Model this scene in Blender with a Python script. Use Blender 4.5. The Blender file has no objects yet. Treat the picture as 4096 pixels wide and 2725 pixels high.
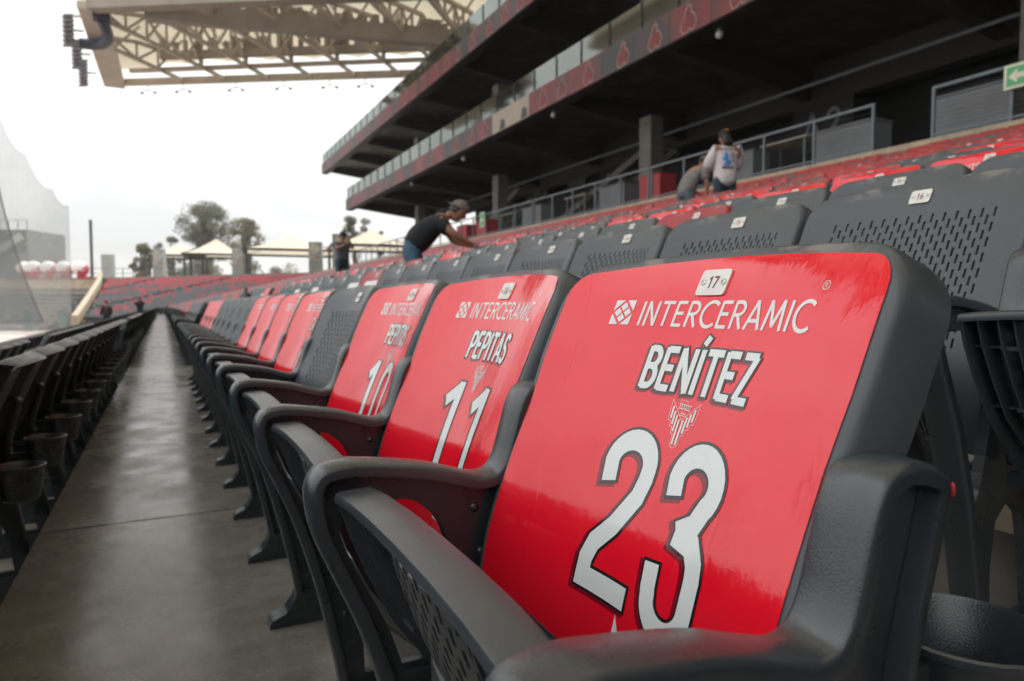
import bpy, bmesh, math, random
from mathutils import Vector, Matrix
from mathutils.geometry import tessellate_polygon
from mathutils.bvhtree import BVHTree
R = math.radians
random.seed(7)
sc = bpy.context.scene
C = sc.collection

# ------------------------------------------------------------------ camera, sky, sun, exposure
CAM_H = 0.82
cam_d = bpy.data.cameras.new('camera')
cam = bpy.data.objects.new('camera', cam_d)
C.objects.link(cam)
cam.location = (0, 0, CAM_H)
cam.rotation_euler = (R(90 - 2.95), 0, R(-27.1))
cam_d.lens = 24
cam_d.sensor_width = 36
cam_d.clip_start = 0.02
cam_d.clip_end = 2000
cam_d.dof.use_dof = True
cam_d.dof.focus_distance = 0.76
cam_d.dof.aperture_fstop = 6.8
sc.camera = cam

SUN_EL, SUN_AZ = 58, 62            # azimuth measured from +Y towards +X
world = bpy.data.worlds.new('World')
sc.world = world
world.use_nodes = True
wt = world.node_tree
wt.nodes.clear()
wo = wt.nodes.new('ShaderNodeOutputWorld')
bg = wt.nodes.new('ShaderNodeBackground')
sky = wt.nodes.new('ShaderNodeTexSky')
sky.sky_type = 'NISHITA'
sky.sun_disc = False
sky.sun_elevation = R(SUN_EL)
sky.sun_rotation = R(SUN_AZ)
sky.air_density = 1.0
sky.dust_density = 4.0
sky.ozone_density = 1.0
tc = wt.nodes.new('ShaderNodeTexCoord')
cn = wt.nodes.new('ShaderNodeTexNoise')
cn.inputs['Scale'].default_value = 2.6
cn.inputs['Detail'].default_value = 6
cn.inputs['Roughness'].default_value = 0.55
mp = wt.nodes.new('ShaderNodeMapping')
mp.inputs['Scale'].default_value = (1, 1, 2.6)
wt.links.new(tc.outputs['Generated'], mp.inputs['Vector'])
wt.links.new(mp.outputs['Vector'], cn.inputs['Vector'])
cr = wt.nodes.new('ShaderNodeValToRGB')
cr.color_ramp.elements[0].position = 0.40
cr.color_ramp.elements[0].color = (7.6, 7.65, 7.6, 1)
cr.color_ramp.elements[1].position = 0.56
cr.color_ramp.elements[1].color = (9.7, 9.6, 9.3, 1)
wt.links.new(cn.outputs['Fac'], cr.inputs['Fac'])
wm = wt.nodes.new('ShaderNodeMixRGB')
wm.inputs['Fac'].default_value = 0.86
wt.links.new(sky.outputs['Color'], wm.inputs['Color1'])
wt.links.new(cr.outputs['Color'], wm.inputs['Color2'])
sxyz = wt.nodes.new('ShaderNodeSeparateXYZ')
wt.links.new(tc.outputs['Generated'], sxyz.inputs['Vector'])
zr = wt.nodes.new('ShaderNodeMapRange')          # overcast sky: zenith about twice as bright as the horizon
zr.inputs['From Min'].default_value = 0.0; zr.inputs['From Max'].default_value = 1.0
zr.inputs['To Min'].default_value = 0.60; zr.inputs['To Max'].default_value = 1.40
wt.links.new(sxyz.outputs['Z'], zr.inputs['Value'])
vm = wt.nodes.new('ShaderNodeVectorMath'); vm.operation = 'SCALE'
wt.links.new(wm.outputs['Color'], vm.inputs[0]); wt.links.new(zr.outputs['Result'], vm.inputs['Scale'])
wt.links.new(vm.outputs['Vector'], bg.inputs['Color'])
bg.inputs['Strength'].default_value = 0.10
wt.links.new(bg.outputs['Background'], wo.inputs['Surface'])

sun_d = bpy.data.lights.new('sun', 'SUN')
sun_d.energy = 1.5
sun_d.angle = R(12)
sun_d.color = (1.0, 0.95, 0.87)
sun = bpy.data.objects.new('sun', sun_d)
C.objects.link(sun)
sdir = Vector((math.sin(R(SUN_AZ)) * math.cos(R(SUN_EL)), math.cos(R(SUN_AZ)) * math.cos(R(SUN_EL)), math.sin(R(SUN_EL))))
sun.rotation_euler = sdir.to_track_quat('Z', 'Y').to_euler()
sun.location = (20, 20, 60)

sc.view_settings.view_transform = 'Standard'
sc.view_settings.look = 'None'
sc.view_settings.exposure = 1.0
sc.view_settings.gamma = 1.0
sc.view_settings.use_curve_mapping = False
sc.cycles.use_denoising = True
sc.cycles.max_bounces = 8
sc.cycles.transparent_max_bounces = 12
sc.cycles.sample_clamp_indirect = 6.0
sc.cycles.caustics_reflective = False
sc.cycles.caustics_refractive = False

# ------------------------------------------------------------------ materials
def _nt(name):
    m = bpy.data.materials.new(name)
    m.use_nodes = True
    nt = m.node_tree
    return m, nt, nt.nodes['Principled BSDF']

def _noise(nt, scale, detail=4, rough=0.55, coord='Object', vscale=None, loc=None):
    t = nt.nodes.new('ShaderNodeTexCoord')
    v = t.outputs[coord]
    if vscale or loc:
        m = nt.nodes.new('ShaderNodeMapping')
        if vscale: m.inputs['Scale'].default_value = vscale
        if loc: m.inputs['Location'].default_value = loc
        nt.links.new(v, m.inputs['Vector'])
        v = m.outputs['Vector']
    n = nt.nodes.new('ShaderNodeTexNoise')
    n.inputs['Scale'].default_value = scale
    n.inputs['Detail'].default_value = detail
    n.inputs['Roughness'].default_value = rough
    nt.links.new(v, n.inputs['Vector'])
    return n

def _ramp(nt, src, stops):
    r = nt.nodes.new('ShaderNodeValToRGB')
    e = r.color_ramp.elements
    while len(e) < len(stops): e.new(0.5)
    for el, (p, c) in zip(e, stops):
        el.position = p
        el.color = (c[0], c[1], c[2], 1) if isinstance(c, tuple) else (c, c, c, 1)
    nt.links.new(src, r.inputs['Fac'])
    return r

def _bump(nt, b, src, strength, dist):
    bp = nt.nodes.new('ShaderNodeBump')
    bp.inputs['Strength'].default_value = strength
    bp.inputs['Distance'].default_value = dist
    nt.links.new(src, bp.inputs['Height'])
    nt.links.new(bp.outputs['Normal'], b.inputs['Normal'])
    return bp

def mat(name, col, rough=0.5, var=0.12, scale=6, bump=0.0, bscale=60, metallic=0.0, spec=0.5, bdist=0.002, coord='Object'):
    m, nt, b = _nt(name)
    n = _noise(nt, scale, 5, coord=coord)
    lo = tuple(c * (1 - var) for c in col); hi = tuple(min(1, c * (1 + var)) for c in col)
    r = _ramp(nt, n.outputs['Fac'], [(0.3, lo), (0.7, hi)])
    nt.links.new(r.outputs['Color'], b.inputs['Base Color'])
    b.inputs['Roughness'].default_value = rough
    b.inputs['Metallic'].default_value = metallic
    b.inputs['Specular IOR Level'].default_value = spec
    if bump:
        n2 = _noise(nt, bscale, 3, coord=coord)
        _bump(nt, b, n2.outputs['Fac'], bump, bdist)
    return m

def seat_plastic(name, col, wear=(0.20, 0.19, 0.17), rough=0.42, wz=0.862, spec=0.6):
    """moulded plastic with fine grain, dust, scuffs and chalky wear on the top lip"""
    m, nt, b = _nt(name)
    n = _noise(nt, 9, 6, 0.6)
    lo = tuple(c * 0.86 for c in col); hi = tuple(c * 1.14 for c in col)
    r = _ramp(nt, n.outputs['Fac'], [(0.3, lo), (0.7, hi)])
    # scuffs
    s = _noise(nt, 34, 8, 0.7, vscale=(1, 1, 0.35))
    sm = _ramp(nt, s.outputs['Fac'], [(0.60, 0.0), (0.70, 0.50)])
    mix = nt.nodes.new('ShaderNodeMixRGB')
    nt.links.new(sm.outputs['Color'], mix.inputs['Fac'])
    nt.links.new(r.outputs['Color'], mix.inputs['Color1'])
    mix.inputs['Color2'].default_value = tuple(c * 1.55 + 0.012 for c in col) + (1,)
    # worn lip
    t = nt.nodes.new('ShaderNodeTexCoord')
    sx = nt.nodes.new('ShaderNodeSeparateXYZ')
    nt.links.new(t.outputs['Object'], sx.inputs['Vector'])
    mr = nt.nodes.new('ShaderNodeMapRange')
    mr.inputs['From Min'].default_value = wz - 0.012
    mr.inputs['From Max'].default_value = wz + 0.012
    nt.links.new(sx.outputs['Z'], mr.inputs['Value'])
    w = _noise(nt, 26, 8, 0.72, vscale=(1, 0.5, 1))
    wr = _ramp(nt, w.outputs['Fac'], [(0.50, 0.0), (0.60, 0.85)])
    mu = nt.nodes.new('ShaderNodeMath'); mu.operation = 'MULTIPLY'
    nt.links.new(mr.outputs['Result'], mu.inputs[0])
    nt.links.new(wr.outputs['Color'], mu.inputs[1])
    mix2 = nt.nodes.new('ShaderNodeMixRGB')
    nt.links.new(mu.outputs['Value'], mix2.inputs['Fac'])
    nt.links.new(mix.outputs['Color'], mix2.inputs['Color1'])
    mix2.inputs['Color2'].default_value = wear + (1,)
    nt.links.new(mix2.outputs['Color'], b.inputs['Base Color'])
    rr = _ramp(nt, n.outputs['Fac'], [(0.3, rough - 0.06), (0.7, rough + 0.10)])
    nt.links.new(rr.outputs['Color'], b.inputs['Roughness'])
    b.inputs['Specular IOR Level'].default_value = spec
    g = _noise(nt, 620, 2, 0.5)
    _bump(nt, b, g.outputs['Fac'], 0.38, 0.0008)
    return m

def vinyl(name, col, rough=0.09, wave=0.5):
    """glossy printed vinyl with slight orange peel and a few air streaks"""
    m, nt, b = _nt(name)
    n = _noise(nt, 5, 3)
    lo = tuple(c * 0.95 for c in col); hi = tuple(c * 1.05 for c in col)
    r = _ramp(nt, n.outputs['Fac'], [(0.3, lo), (0.7, hi)])
    nt.links.new(r.outputs['Color'], b.inputs['Base Color'])
    b.inputs['IOR'].default_value = 1.64
    b.inputs['Specular IOR Level'].default_value = 0.5
    f = _noise(nt, 70, 4, 0.6, vscale=(1, 0.5, 0.25))
    rr = _ramp(nt, f.outputs['Fac'], [(0.45, rough), (0.75, rough + 0.10)])
    nt.links.new(rr.outputs['Color'], b.inputs['Roughness'])
    g = _noise(nt, 16, 5, 0.5, vscale=(1, 1, 0.6))
    g2 = _noise(nt, 340, 2, 0.5)
    ad = nt.nodes.new('ShaderNodeMath'); ad.operation = 'MULTIPLY_ADD'
    nt.links.new(g2.outputs['Fac'], ad.inputs[0])
    ad.inputs[1].default_value = 0.016
    nt.links.new(g.outputs['Fac'], ad.inputs[2])
    # a few soft creases where the vinyl was stretched on
    cz = _noise(nt, 3.4, 2, 0.4, vscale=(1, 1.6, 0.45), loc=(3, 1, 5))
    cz2 = _ramp(nt, cz.outputs['Fac'], [(0.478, 0.0), (0.490, 0.30), (0.502, 0.0)])
    ad2 = nt.nodes.new('ShaderNodeMath'); ad2.operation = 'MULTIPLY_ADD'
    nt.links.new(cz2.outputs['Color'], ad2.inputs[0]); ad2.inputs[1].default_value = 0.35
    nt.links.new(ad.outputs['Value'], ad2.inputs[2])
    _bump(nt, b, ad2.outputs['Value'], wave, 0.0032)
    return m

def concrete(name, col, rough=(0.45, 0.75), stain=0.5, scale=1.0, bump=0.25, coord='Object'):
    m, nt, b = _nt(name)
    a = _noise(nt, 1.3 * scale, 8, 0.62, coord)
    f = _noise(nt, 11 * scale, 7, 0.65, coord)
    d = _noise(nt, 3.1 * scale, 9, 0.7, coord, loc=(7, 3, 1))
    lo = tuple(c * (1 - 0.30 * stain) for c in col); hi = tuple(min(1, c * (1 + 0.22 * stain)) for c in col)
    r1 = _ramp(nt, a.outputs['Fac'], [(0.30, lo), (0.68, hi)])
    r2 = _ramp(nt, f.outputs['Fac'], [(0.30, 0.70), (0.70, 1.22)])
    mx = nt.nodes.new('ShaderNodeMixRGB'); mx.blend_type = 'MULTIPLY'; mx.inputs['Fac'].default_value = 1
    nt.links.new(r1.outputs['Color'], mx.inputs['Color1'])
    nt.links.new(r2.outputs['Color'], mx.inputs['Color2'])
    r3 = _ramp(nt, d.outputs['Fac'], [(0.60, 0.0), (0.72, 0.55 * stain)])
    mx2 = nt.nodes.new('ShaderNodeMixRGB')
    nt.links.new(r3.outputs['Color'], mx2.inputs['Fac'])
    nt.links.new(mx.outputs['Color'], mx2.inputs['Color1'])
    mx2.inputs['Color2'].default_value = tuple(c * 0.42 for c in col) + (1,)
    nt.links.new(mx2.outputs['Color'], b.inputs['Base Color'])
    rr = _ramp(nt, d.outputs['Fac'], [(0.32, rough[0]), (0.66, rough[1])])
    nt.links.new(rr.outputs['Color'], b.inputs['Roughness'])
    _bump(nt, b, f.outputs['Fac'], bump, 0.004)
    return m

M = {}
M['grey'] = seat_plastic('grey_seat_plastic', (0.056, 0.067, 0.075))
M['frame'] = seat_plastic('arm_frame_plastic', (0.024, 0.032, 0.038), wear=(0.085, 0.090, 0.090), wz=0.725, rough=0.27, spec=0.85)
M['seatpan'] = seat_plastic('seat_pan_plastic', (0.034, 0.043, 0.049), wz=0.64, rough=0.30, spec=0.8)
M['redplastic'] = seat_plastic('red_seat_plastic', (0.33, 0.016, 0.026), wear=(0.45, 0.16, 0.15), rough=0.4)
M['farred'] = mat('far_red_plastic', (0.40, 0.030, 0.040), 0.38, 0.2, 0.7)
M['fargrey'] = mat('far_grey_plastic', (0.085, 0.090, 0.100), 0.42, 0.2, 0.7)
M['red'] = vinyl('red_vinyl', (0.76, 0.006, 0.022))
M['white'] = vinyl('white_print', (0.66, 0.70, 0.70))
M['black'] = vinyl('black_print', (0.012, 0.012, 0.014))
M['shade'] = vinyl('dark_red_print', (0.20, 0.004, 0.014))
M['pale'] = vinyl('pale_vinyl', (0.70, 0.71, 0.70), rough=0.3)
M['plate'] = mat('plate_aluminium', (0.62, 0.61, 0.57), 0.38, 0.08, 40, metallic=0.35)
M['rivet'] = mat('rivet_steel', (0.55, 0.54, 0.52), 0.25, 0.1, 60, metallic=1.0)
M['plateink'] = mat('plate_ink', (0.16, 0.022, 0.020), 0.5, 0.1)
M['floor'] = concrete('aisle_concrete', (0.190, 0.180, 0.157), rough=(0.12, 0.38), stain=0.8)
def worn_floor(m):
    nt = m.node_tree; b = nt.nodes['Principled BSDF']
    src = b.inputs['Base Color'].links[0].from_socket
    g = _noise(nt, 130, 3, 0.7); gr = _ramp(nt, g.outputs['Fac'], [(0.35, 0.74), (0.5, 1.0), (0.68, 1.25)])
    mx = nt.nodes.new('ShaderNodeMixRGB'); mx.blend_type = 'MULTIPLY'; mx.inputs['Fac'].default_value = 1
    nt.links.new(src, mx.inputs['Color1']); nt.links.new(gr.outputs['Color'], mx.inputs['Color2'])
    t = nt.nodes.new('ShaderNodeTexCoord'); w = _noise(nt, 1.6, 5, 0.6); va = nt.nodes.new('ShaderNodeMixRGB'); va.inputs['Fac'].default_value = 0.35
    nt.links.new(t.outputs['Object'], va.inputs['Color1']); nt.links.new(w.outputs['Color'], va.inputs['Color2'])
    vo = nt.nodes.new('ShaderNodeTexVoronoi'); vo.feature = 'DISTANCE_TO_EDGE'; vo.inputs['Scale'].default_value = 0.9
    nt.links.new(va.outputs['Color'], vo.inputs['Vector'])
    cr_ = _ramp(nt, vo.outputs['Distance'], [(0.0, 0.62), (0.006, 1.0)])
    mx2 = nt.nodes.new('ShaderNodeMixRGB'); mx2.blend_type = 'MULTIPLY'; mx2.inputs['Fac'].default_value = 0.7
    nt.links.new(mx.outputs['Color'], mx2.inputs['Color1']); nt.links.new(cr_.outputs['Color'], mx2.inputs['Color2'])
    # dropped-drink spots
    sp = nt.nodes.new('ShaderNodeTexVoronoi'); sp.inputs['Scale'].default_value = 3.2; sp.inputs['Randomness'].default_value = 1.0
    nt.links.new(t.outputs['Object'], sp.inputs['Vector'])
    sr = _ramp(nt, sp.outputs['Distance'], [(0.05, 0.45), (0.085, 1.0)])
    pick = _ramp(nt, sp.outputs['Color'], [(0.70, 0.0), (0.72, 0.8)])
    mx3 = nt.nodes.new('ShaderNodeMixRGB'); mx3.blend_type = 'MULTIPLY'
    nt.links.new(pick.outputs['Color'], mx3.inputs['Fac']); nt.links.new(mx2.outputs['Color'], mx3.inputs['Color1']); nt.links.new(sr.outputs['Color'], mx3.inputs['Color2'])
    nt.links.new(mx3.outputs['Color'], b.inputs['Base Color'])
worn_floor(M['floor'])
M['terrace'] = concrete('terrace_concrete', (0.26, 0.24, 0.21), scale=0.7)
M['tan'] = concrete('tan_concrete', (0.44, 0.37, 0.27), stain=0.35, scale=0.2)
M['step'] = concrete('bleacher_concrete', (0.33, 0.32, 0.27), stain=0.4, scale=0.2)
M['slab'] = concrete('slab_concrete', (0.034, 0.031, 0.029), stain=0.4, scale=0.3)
M['column'] = concrete('column_concrete', (0.12, 0.115, 0.10), stain=0.35, scale=0.4)
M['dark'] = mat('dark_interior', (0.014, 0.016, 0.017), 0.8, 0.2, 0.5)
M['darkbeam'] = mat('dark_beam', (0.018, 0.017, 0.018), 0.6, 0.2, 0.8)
M['steel'] = mat('painted_steel', (0.13, 0.155, 0.18), 0.4, 0.1, 3, metallic=0.3)
M['darksteel'] = mat('dark_steel', (0.035, 0.040, 0.045), 0.5, 0.1, 3)
M['box'] = mat('grey_box_paint', (0.15, 0.165, 0.185), 0.6, 0.12, 2)
M['redpaint'] = mat('red_paint', (0.42, 0.025, 0.04), 0.5, 0.12, 2)
M['beam'] = mat('roof_steel', (0.44, 0.39, 0.32), 0.6, 0.14, 0.4)
M['beamdark'] = mat('roof_girder_steel', (0.27, 0.24, 0.20), 0.65, 0.16, 0.5)
M['navy'] = mat('navy_duct', (0.012, 0.020, 0.045), 0.5, 0.2, 2)
M['lamp'] = mat('lamp_housing', (0.14, 0.14, 0.15), 0.5, 0.3, 3)
M['skin'] = mat('skin', (0.34, 0.17, 0.11), 0.55, 0.10, 14)
M['blackcloth'] = mat('black_cotton', (0.012, 0.018, 0.022), 0.85, 0.3, 14, bump=0.6, bscale=18, bdist=0.02)
M['jeans'] = mat('blue_denim', (0.055, 0.115, 0.180), 0.85, 0.35, 18, bump=0.6, bscale=22, bdist=0.02)
M['darkjeans'] = mat('dark_denim', (0.020, 0.045, 0.065), 0.85, 0.3, 18, bump=0.6, bscale=22, bdist=0.02)
M['whitecloth'] = mat('white_cotton', (0.66, 0.62, 0.66), 0.85, 0.06, 9, bump=0.7, bscale=13, bdist=0.025)
M['greycloth'] = mat('grey_cotton', (0.20, 0.195, 0.195), 0.85, 0.15, 9, bump=0.6, bscale=16, bdist=0.02)
M['bluegrey'] = mat('blue_grey_cotton', (0.10, 0.11, 0.15), 0.85, 0.2, 12, bump=0.5, bscale=16, bdist=0.02)
M['maroon'] = mat('maroon_cloth', (0.10, 0.018, 0.06), 0.85, 0.5, 8)
M['hair'] = mat('dark_hair', (0.012, 0.010, 0.009), 0.5, 0.3, 40, bump=0.5, bscale=60)
M['capgrey'] = mat('grey_cap', (0.16, 0.14, 0.13), 0.8, 0.1, 20)
M['capblack'] = mat('black_cap', (0.014, 0.015, 0.017), 0.8, 0.1, 20)
M['capred'] = mat('red_cap', (0.45, 0.02, 0.04), 0.7, 0.1, 20)
M['orange'] = mat('orange_patch', (0.65, 0.28, 0.03), 0.6, 0.1, 20)
M['printblue'] = mat('blue_shirt_print', (0.05, 0.24, 0.62), 0.7, 0.5, 9)
M['printblack'] = mat('black_shirt_print', (0.02, 0.02, 0.022), 0.7, 0.2, 9)
M['shoe'] = mat('shoe_rubber', (0.03, 0.03, 0.03), 0.6, 0.2, 20)
M['camera'] = mat('camera_body', (0.012, 0.012, 0.013), 0.5, 0.2, 20)
M['green'] = mat('sign_green', (0.10, 0.42, 0.20), 0.5, 0.08, 5)
M['cream'] = mat('sign_cream', (0.70, 0.72, 0.55), 0.5, 0.06, 5)
M['helmetwhite'] = mat('helmet_white', (0.78, 0.76, 0.74), 0.25, 0.05, 0.8)
M['helmetred'] = mat('helmet_red', (0.45, 0.030, 0.045), 0.28, 0.08, 0.8)
M['poster'] = mat('pillar_mural', (0.36, 0.35, 0.32), 0.8, 0.55, 2.2)
M['pillar'] = mat('grey_pillar', (0.30, 0.32, 0.30), 0.8, 0.15, 1.0)
M['bark'] = mat('bark', (0.10, 0.08, 0.06), 0.9, 0.3, 4)
M['greendark'] = mat('green_post', (0.02, 0.09, 0.085), 0.6, 0.2, 2)
M['wallpad'] = mat('wall_padding', (0.055, 0.040, 0.075), 0.6, 0.5, 0.35)
M['bldg'] = mat('grey_block_wall', (0.20, 0.205, 0.21), 0.8, 0.15, 0.3)
M['dust'] = mat('clear_dome', (0.55, 0.55, 0.52), 0.2, 0.1, 5)

def leafmat(name, c1, c2):
    m, nt, b = _nt(name)
    n = _noise(nt, 0.9, 4, coord='Object')
    r = _ramp(nt, n.outputs['Fac'], [(0.35, c1), (0.65, c2)])
    nt.links.new(r.outputs['Color'], b.inputs['Base Color'])
    b.inputs['Roughness'].default_value = 0.7
    tr = nt.nodes.new('ShaderNodeBsdfTranslucent')
    nt.links.new(r.outputs['Color'], tr.inputs['Color'])
    mx = nt.nodes.new('ShaderNodeMixShader'); mx.inputs['Fac'].default_value = 0.35
    nt.links.new(b.outputs['BSDF'], mx.inputs[1]); nt.links.new(tr.outputs['BSDF'], mx.inputs[2])
    nt.links.new(mx.outputs['Shader'], nt.nodes['Material Output'].inputs['Surface'])
    return m
M['leaf'] = leafmat('olive_leaves', (0.085, 0.095, 0.060), (0.145, 0.150, 0.095))
M['leafgold'] = leafmat('golden_leaves', (0.13, 0.115, 0.055), (0.20, 0.175, 0.085))

def fabric(name, col, trans=0.55):
    m, nt, b = _nt(name)
    n = _noise(nt, 0.25, 4, coord='Object')
    r = _ramp(nt, n.outputs['Fac'], [(0.3, tuple(c * 0.93 for c in col)), (0.7, tuple(min(1, c * 1.04) for c in col))])
    nt.links.new(r.outputs['Color'], b.inputs['Base Color'])
    b.inputs['Roughness'].default_value = 0.7
    tr = nt.nodes.new('ShaderNodeBsdfTranslucent')
    nt.links.new(r.outputs['Color'], tr.inputs['Color'])
    mx = nt.nodes.new('ShaderNodeMixShader'); mx.inputs['Fac'].default_value = trans
    nt.links.new(b.outputs['BSDF'], mx.inputs[1]); nt.links.new(tr.outputs['BSDF'], mx.inputs[2])
    nt.links.new(mx.outputs['Shader'], nt.nodes['Material Output'].inputs['Surface'])
    return m
M['roofcloth'] = fabric('roof_membrane', (0.72, 0.66, 0.52), 0.30)
M['tentcloth'] = fabric('tent_membrane', (0.82, 0.74, 0.60), 0.35)

def sheer(name, col, alpha, rough=0.9):
    m, nt, b = _nt(name)
    b.inputs['Base Color'].default_value = col + (1,)
    b.inputs['Roughness'].default_value = rough
    t = nt.nodes.new('ShaderNodeBsdfTransparent')
    n = _noise(nt, 0.35, 3, coord='Object')
    r = _ramp(nt, n.outputs['Fac'], [(0.3, alpha * 0.9), (0.7, alpha * 1.1)])
    mx = nt.nodes.new('ShaderNodeMixShader')
    nt.links.new(r.outputs['Color'], mx.inputs['Fac'])
    nt.links.new(t.outputs['BSDF'], mx.inputs[1]); nt.links.new(b.outputs['BSDF'], mx.inputs[2])
    nt.links.new(mx.outputs['Shader'], nt.nodes['Material Output'].inputs['Surface'])
    return m
M['net'] = sheer('pale_net', (0.34, 0.375, 0.365), 0.46)
M['netdark'] = sheer('dark_net', (0.10, 0.12, 0.14), 0.42)
M['railmesh'] = sheer('rail_mesh', (0.02, 0.022, 0.025), 0.45)

def glassm(name, tint, refl=0.35):
    m, nt, b = _nt(name)
    t = nt.nodes.new('ShaderNodeBsdfTransparent'); t.inputs['Color'].default_value = tint + (1,)
    g = nt.nodes.new('ShaderNodeBsdfGlossy'); g.inputs['Roughness'].default_value = 0.06
    g.inputs['Color'].default_value = (0.66, 0.70, 0.67, 1)
    f = nt.nodes.new('ShaderNodeFresnel'); f.inputs['IOR'].default_value = 1.6
    n = _noise(nt, 0.6, 3, coord='Object')
    a = nt.nodes.new('ShaderNodeMath'); a.operation = 'MULTIPLY_ADD'
    nt.links.new(n.outputs['Fac'], a.inputs[0]); a.inputs[1].default_value = refl * 0.4; 
    ad = nt.nodes.new('ShaderNodeMath'); ad.operation = 'ADD'; ad.use_clamp = True
    nt.links.new(f.outputs['Fac'], ad.inputs[0]); ad.inputs[1].default_value = refl * 0.8
    nt.links.new(ad.outputs['Value'], a.inputs[2])
    mx = nt.nodes.new('ShaderNodeMixShader')
    nt.links.new(a.outputs['Value'], mx.inputs['Fac'])
    nt.links.new(t.outputs['BSDF'], mx.inputs[1]); nt.links.new(g.outputs['BSDF'], mx.inputs[2])
    nt.links.new(mx.outputs['Shader'], nt.nodes['Material Output'].inputs['Surface'])
    return m
M['glass'] = glassm('balustrade_glass', (0.66, 0.84, 0.77), 0.22)

def boardmat():
    """long printed fascia board: red and charcoal cloudy bands"""
    m, nt, b = _nt('fascia_print')
    n = _noise(nt, 0.34, 2, 0.5, vscale=(0.2, 1, 0.25))
    r = _ramp(nt, n.outputs['Fac'], [(0.40, (0.030, 0.032, 0.036)), (0.47, (0.070, 0.032, 0.034)), (0.55, (0.20, 0.020, 0.026)), (0.66, (0.060, 0.030, 0.032))])
    nt.links.new(r.outputs['Color'], b.inputs['Base Color'])
    b.inputs['Roughness'].default_value = 0.45
    return m
M['board'] = boardmat()
M['emblemred'] = mat('emblem_red', (0.19, 0.020, 0.024), 0.5, 0.25, 3)
M['emblemline'] = mat('emblem_outline', (0.27, 0.20, 0.17), 0.5, 0.15, 3)
M['emblemdark'] = mat('emblem_dark', (0.025, 0.03, 0.035), 0.5, 0.2, 3)
M['boardtan'] = mat('board_tan', (0.36, 0.32, 0.26), 0.5, 0.08, 3)

def fieldmat():
    m, nt, b = _nt('field_surface')
    n = _noise(nt, 0.045, 4, 0.5)
    r = _ramp(nt, n.outputs['Fac'], [(0.38, (0.60, 0.55, 0.52)), (0.50, (0.55, 0.40, 0.32)), (0.62, (0.62, 0.60, 0.60))])
    nt.links.new(r.outputs['Color'], b.inputs['Base Color'])
    b.inputs['Roughness'].default_value = 0.8
    return m
M['field'] = fieldmat()

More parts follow.
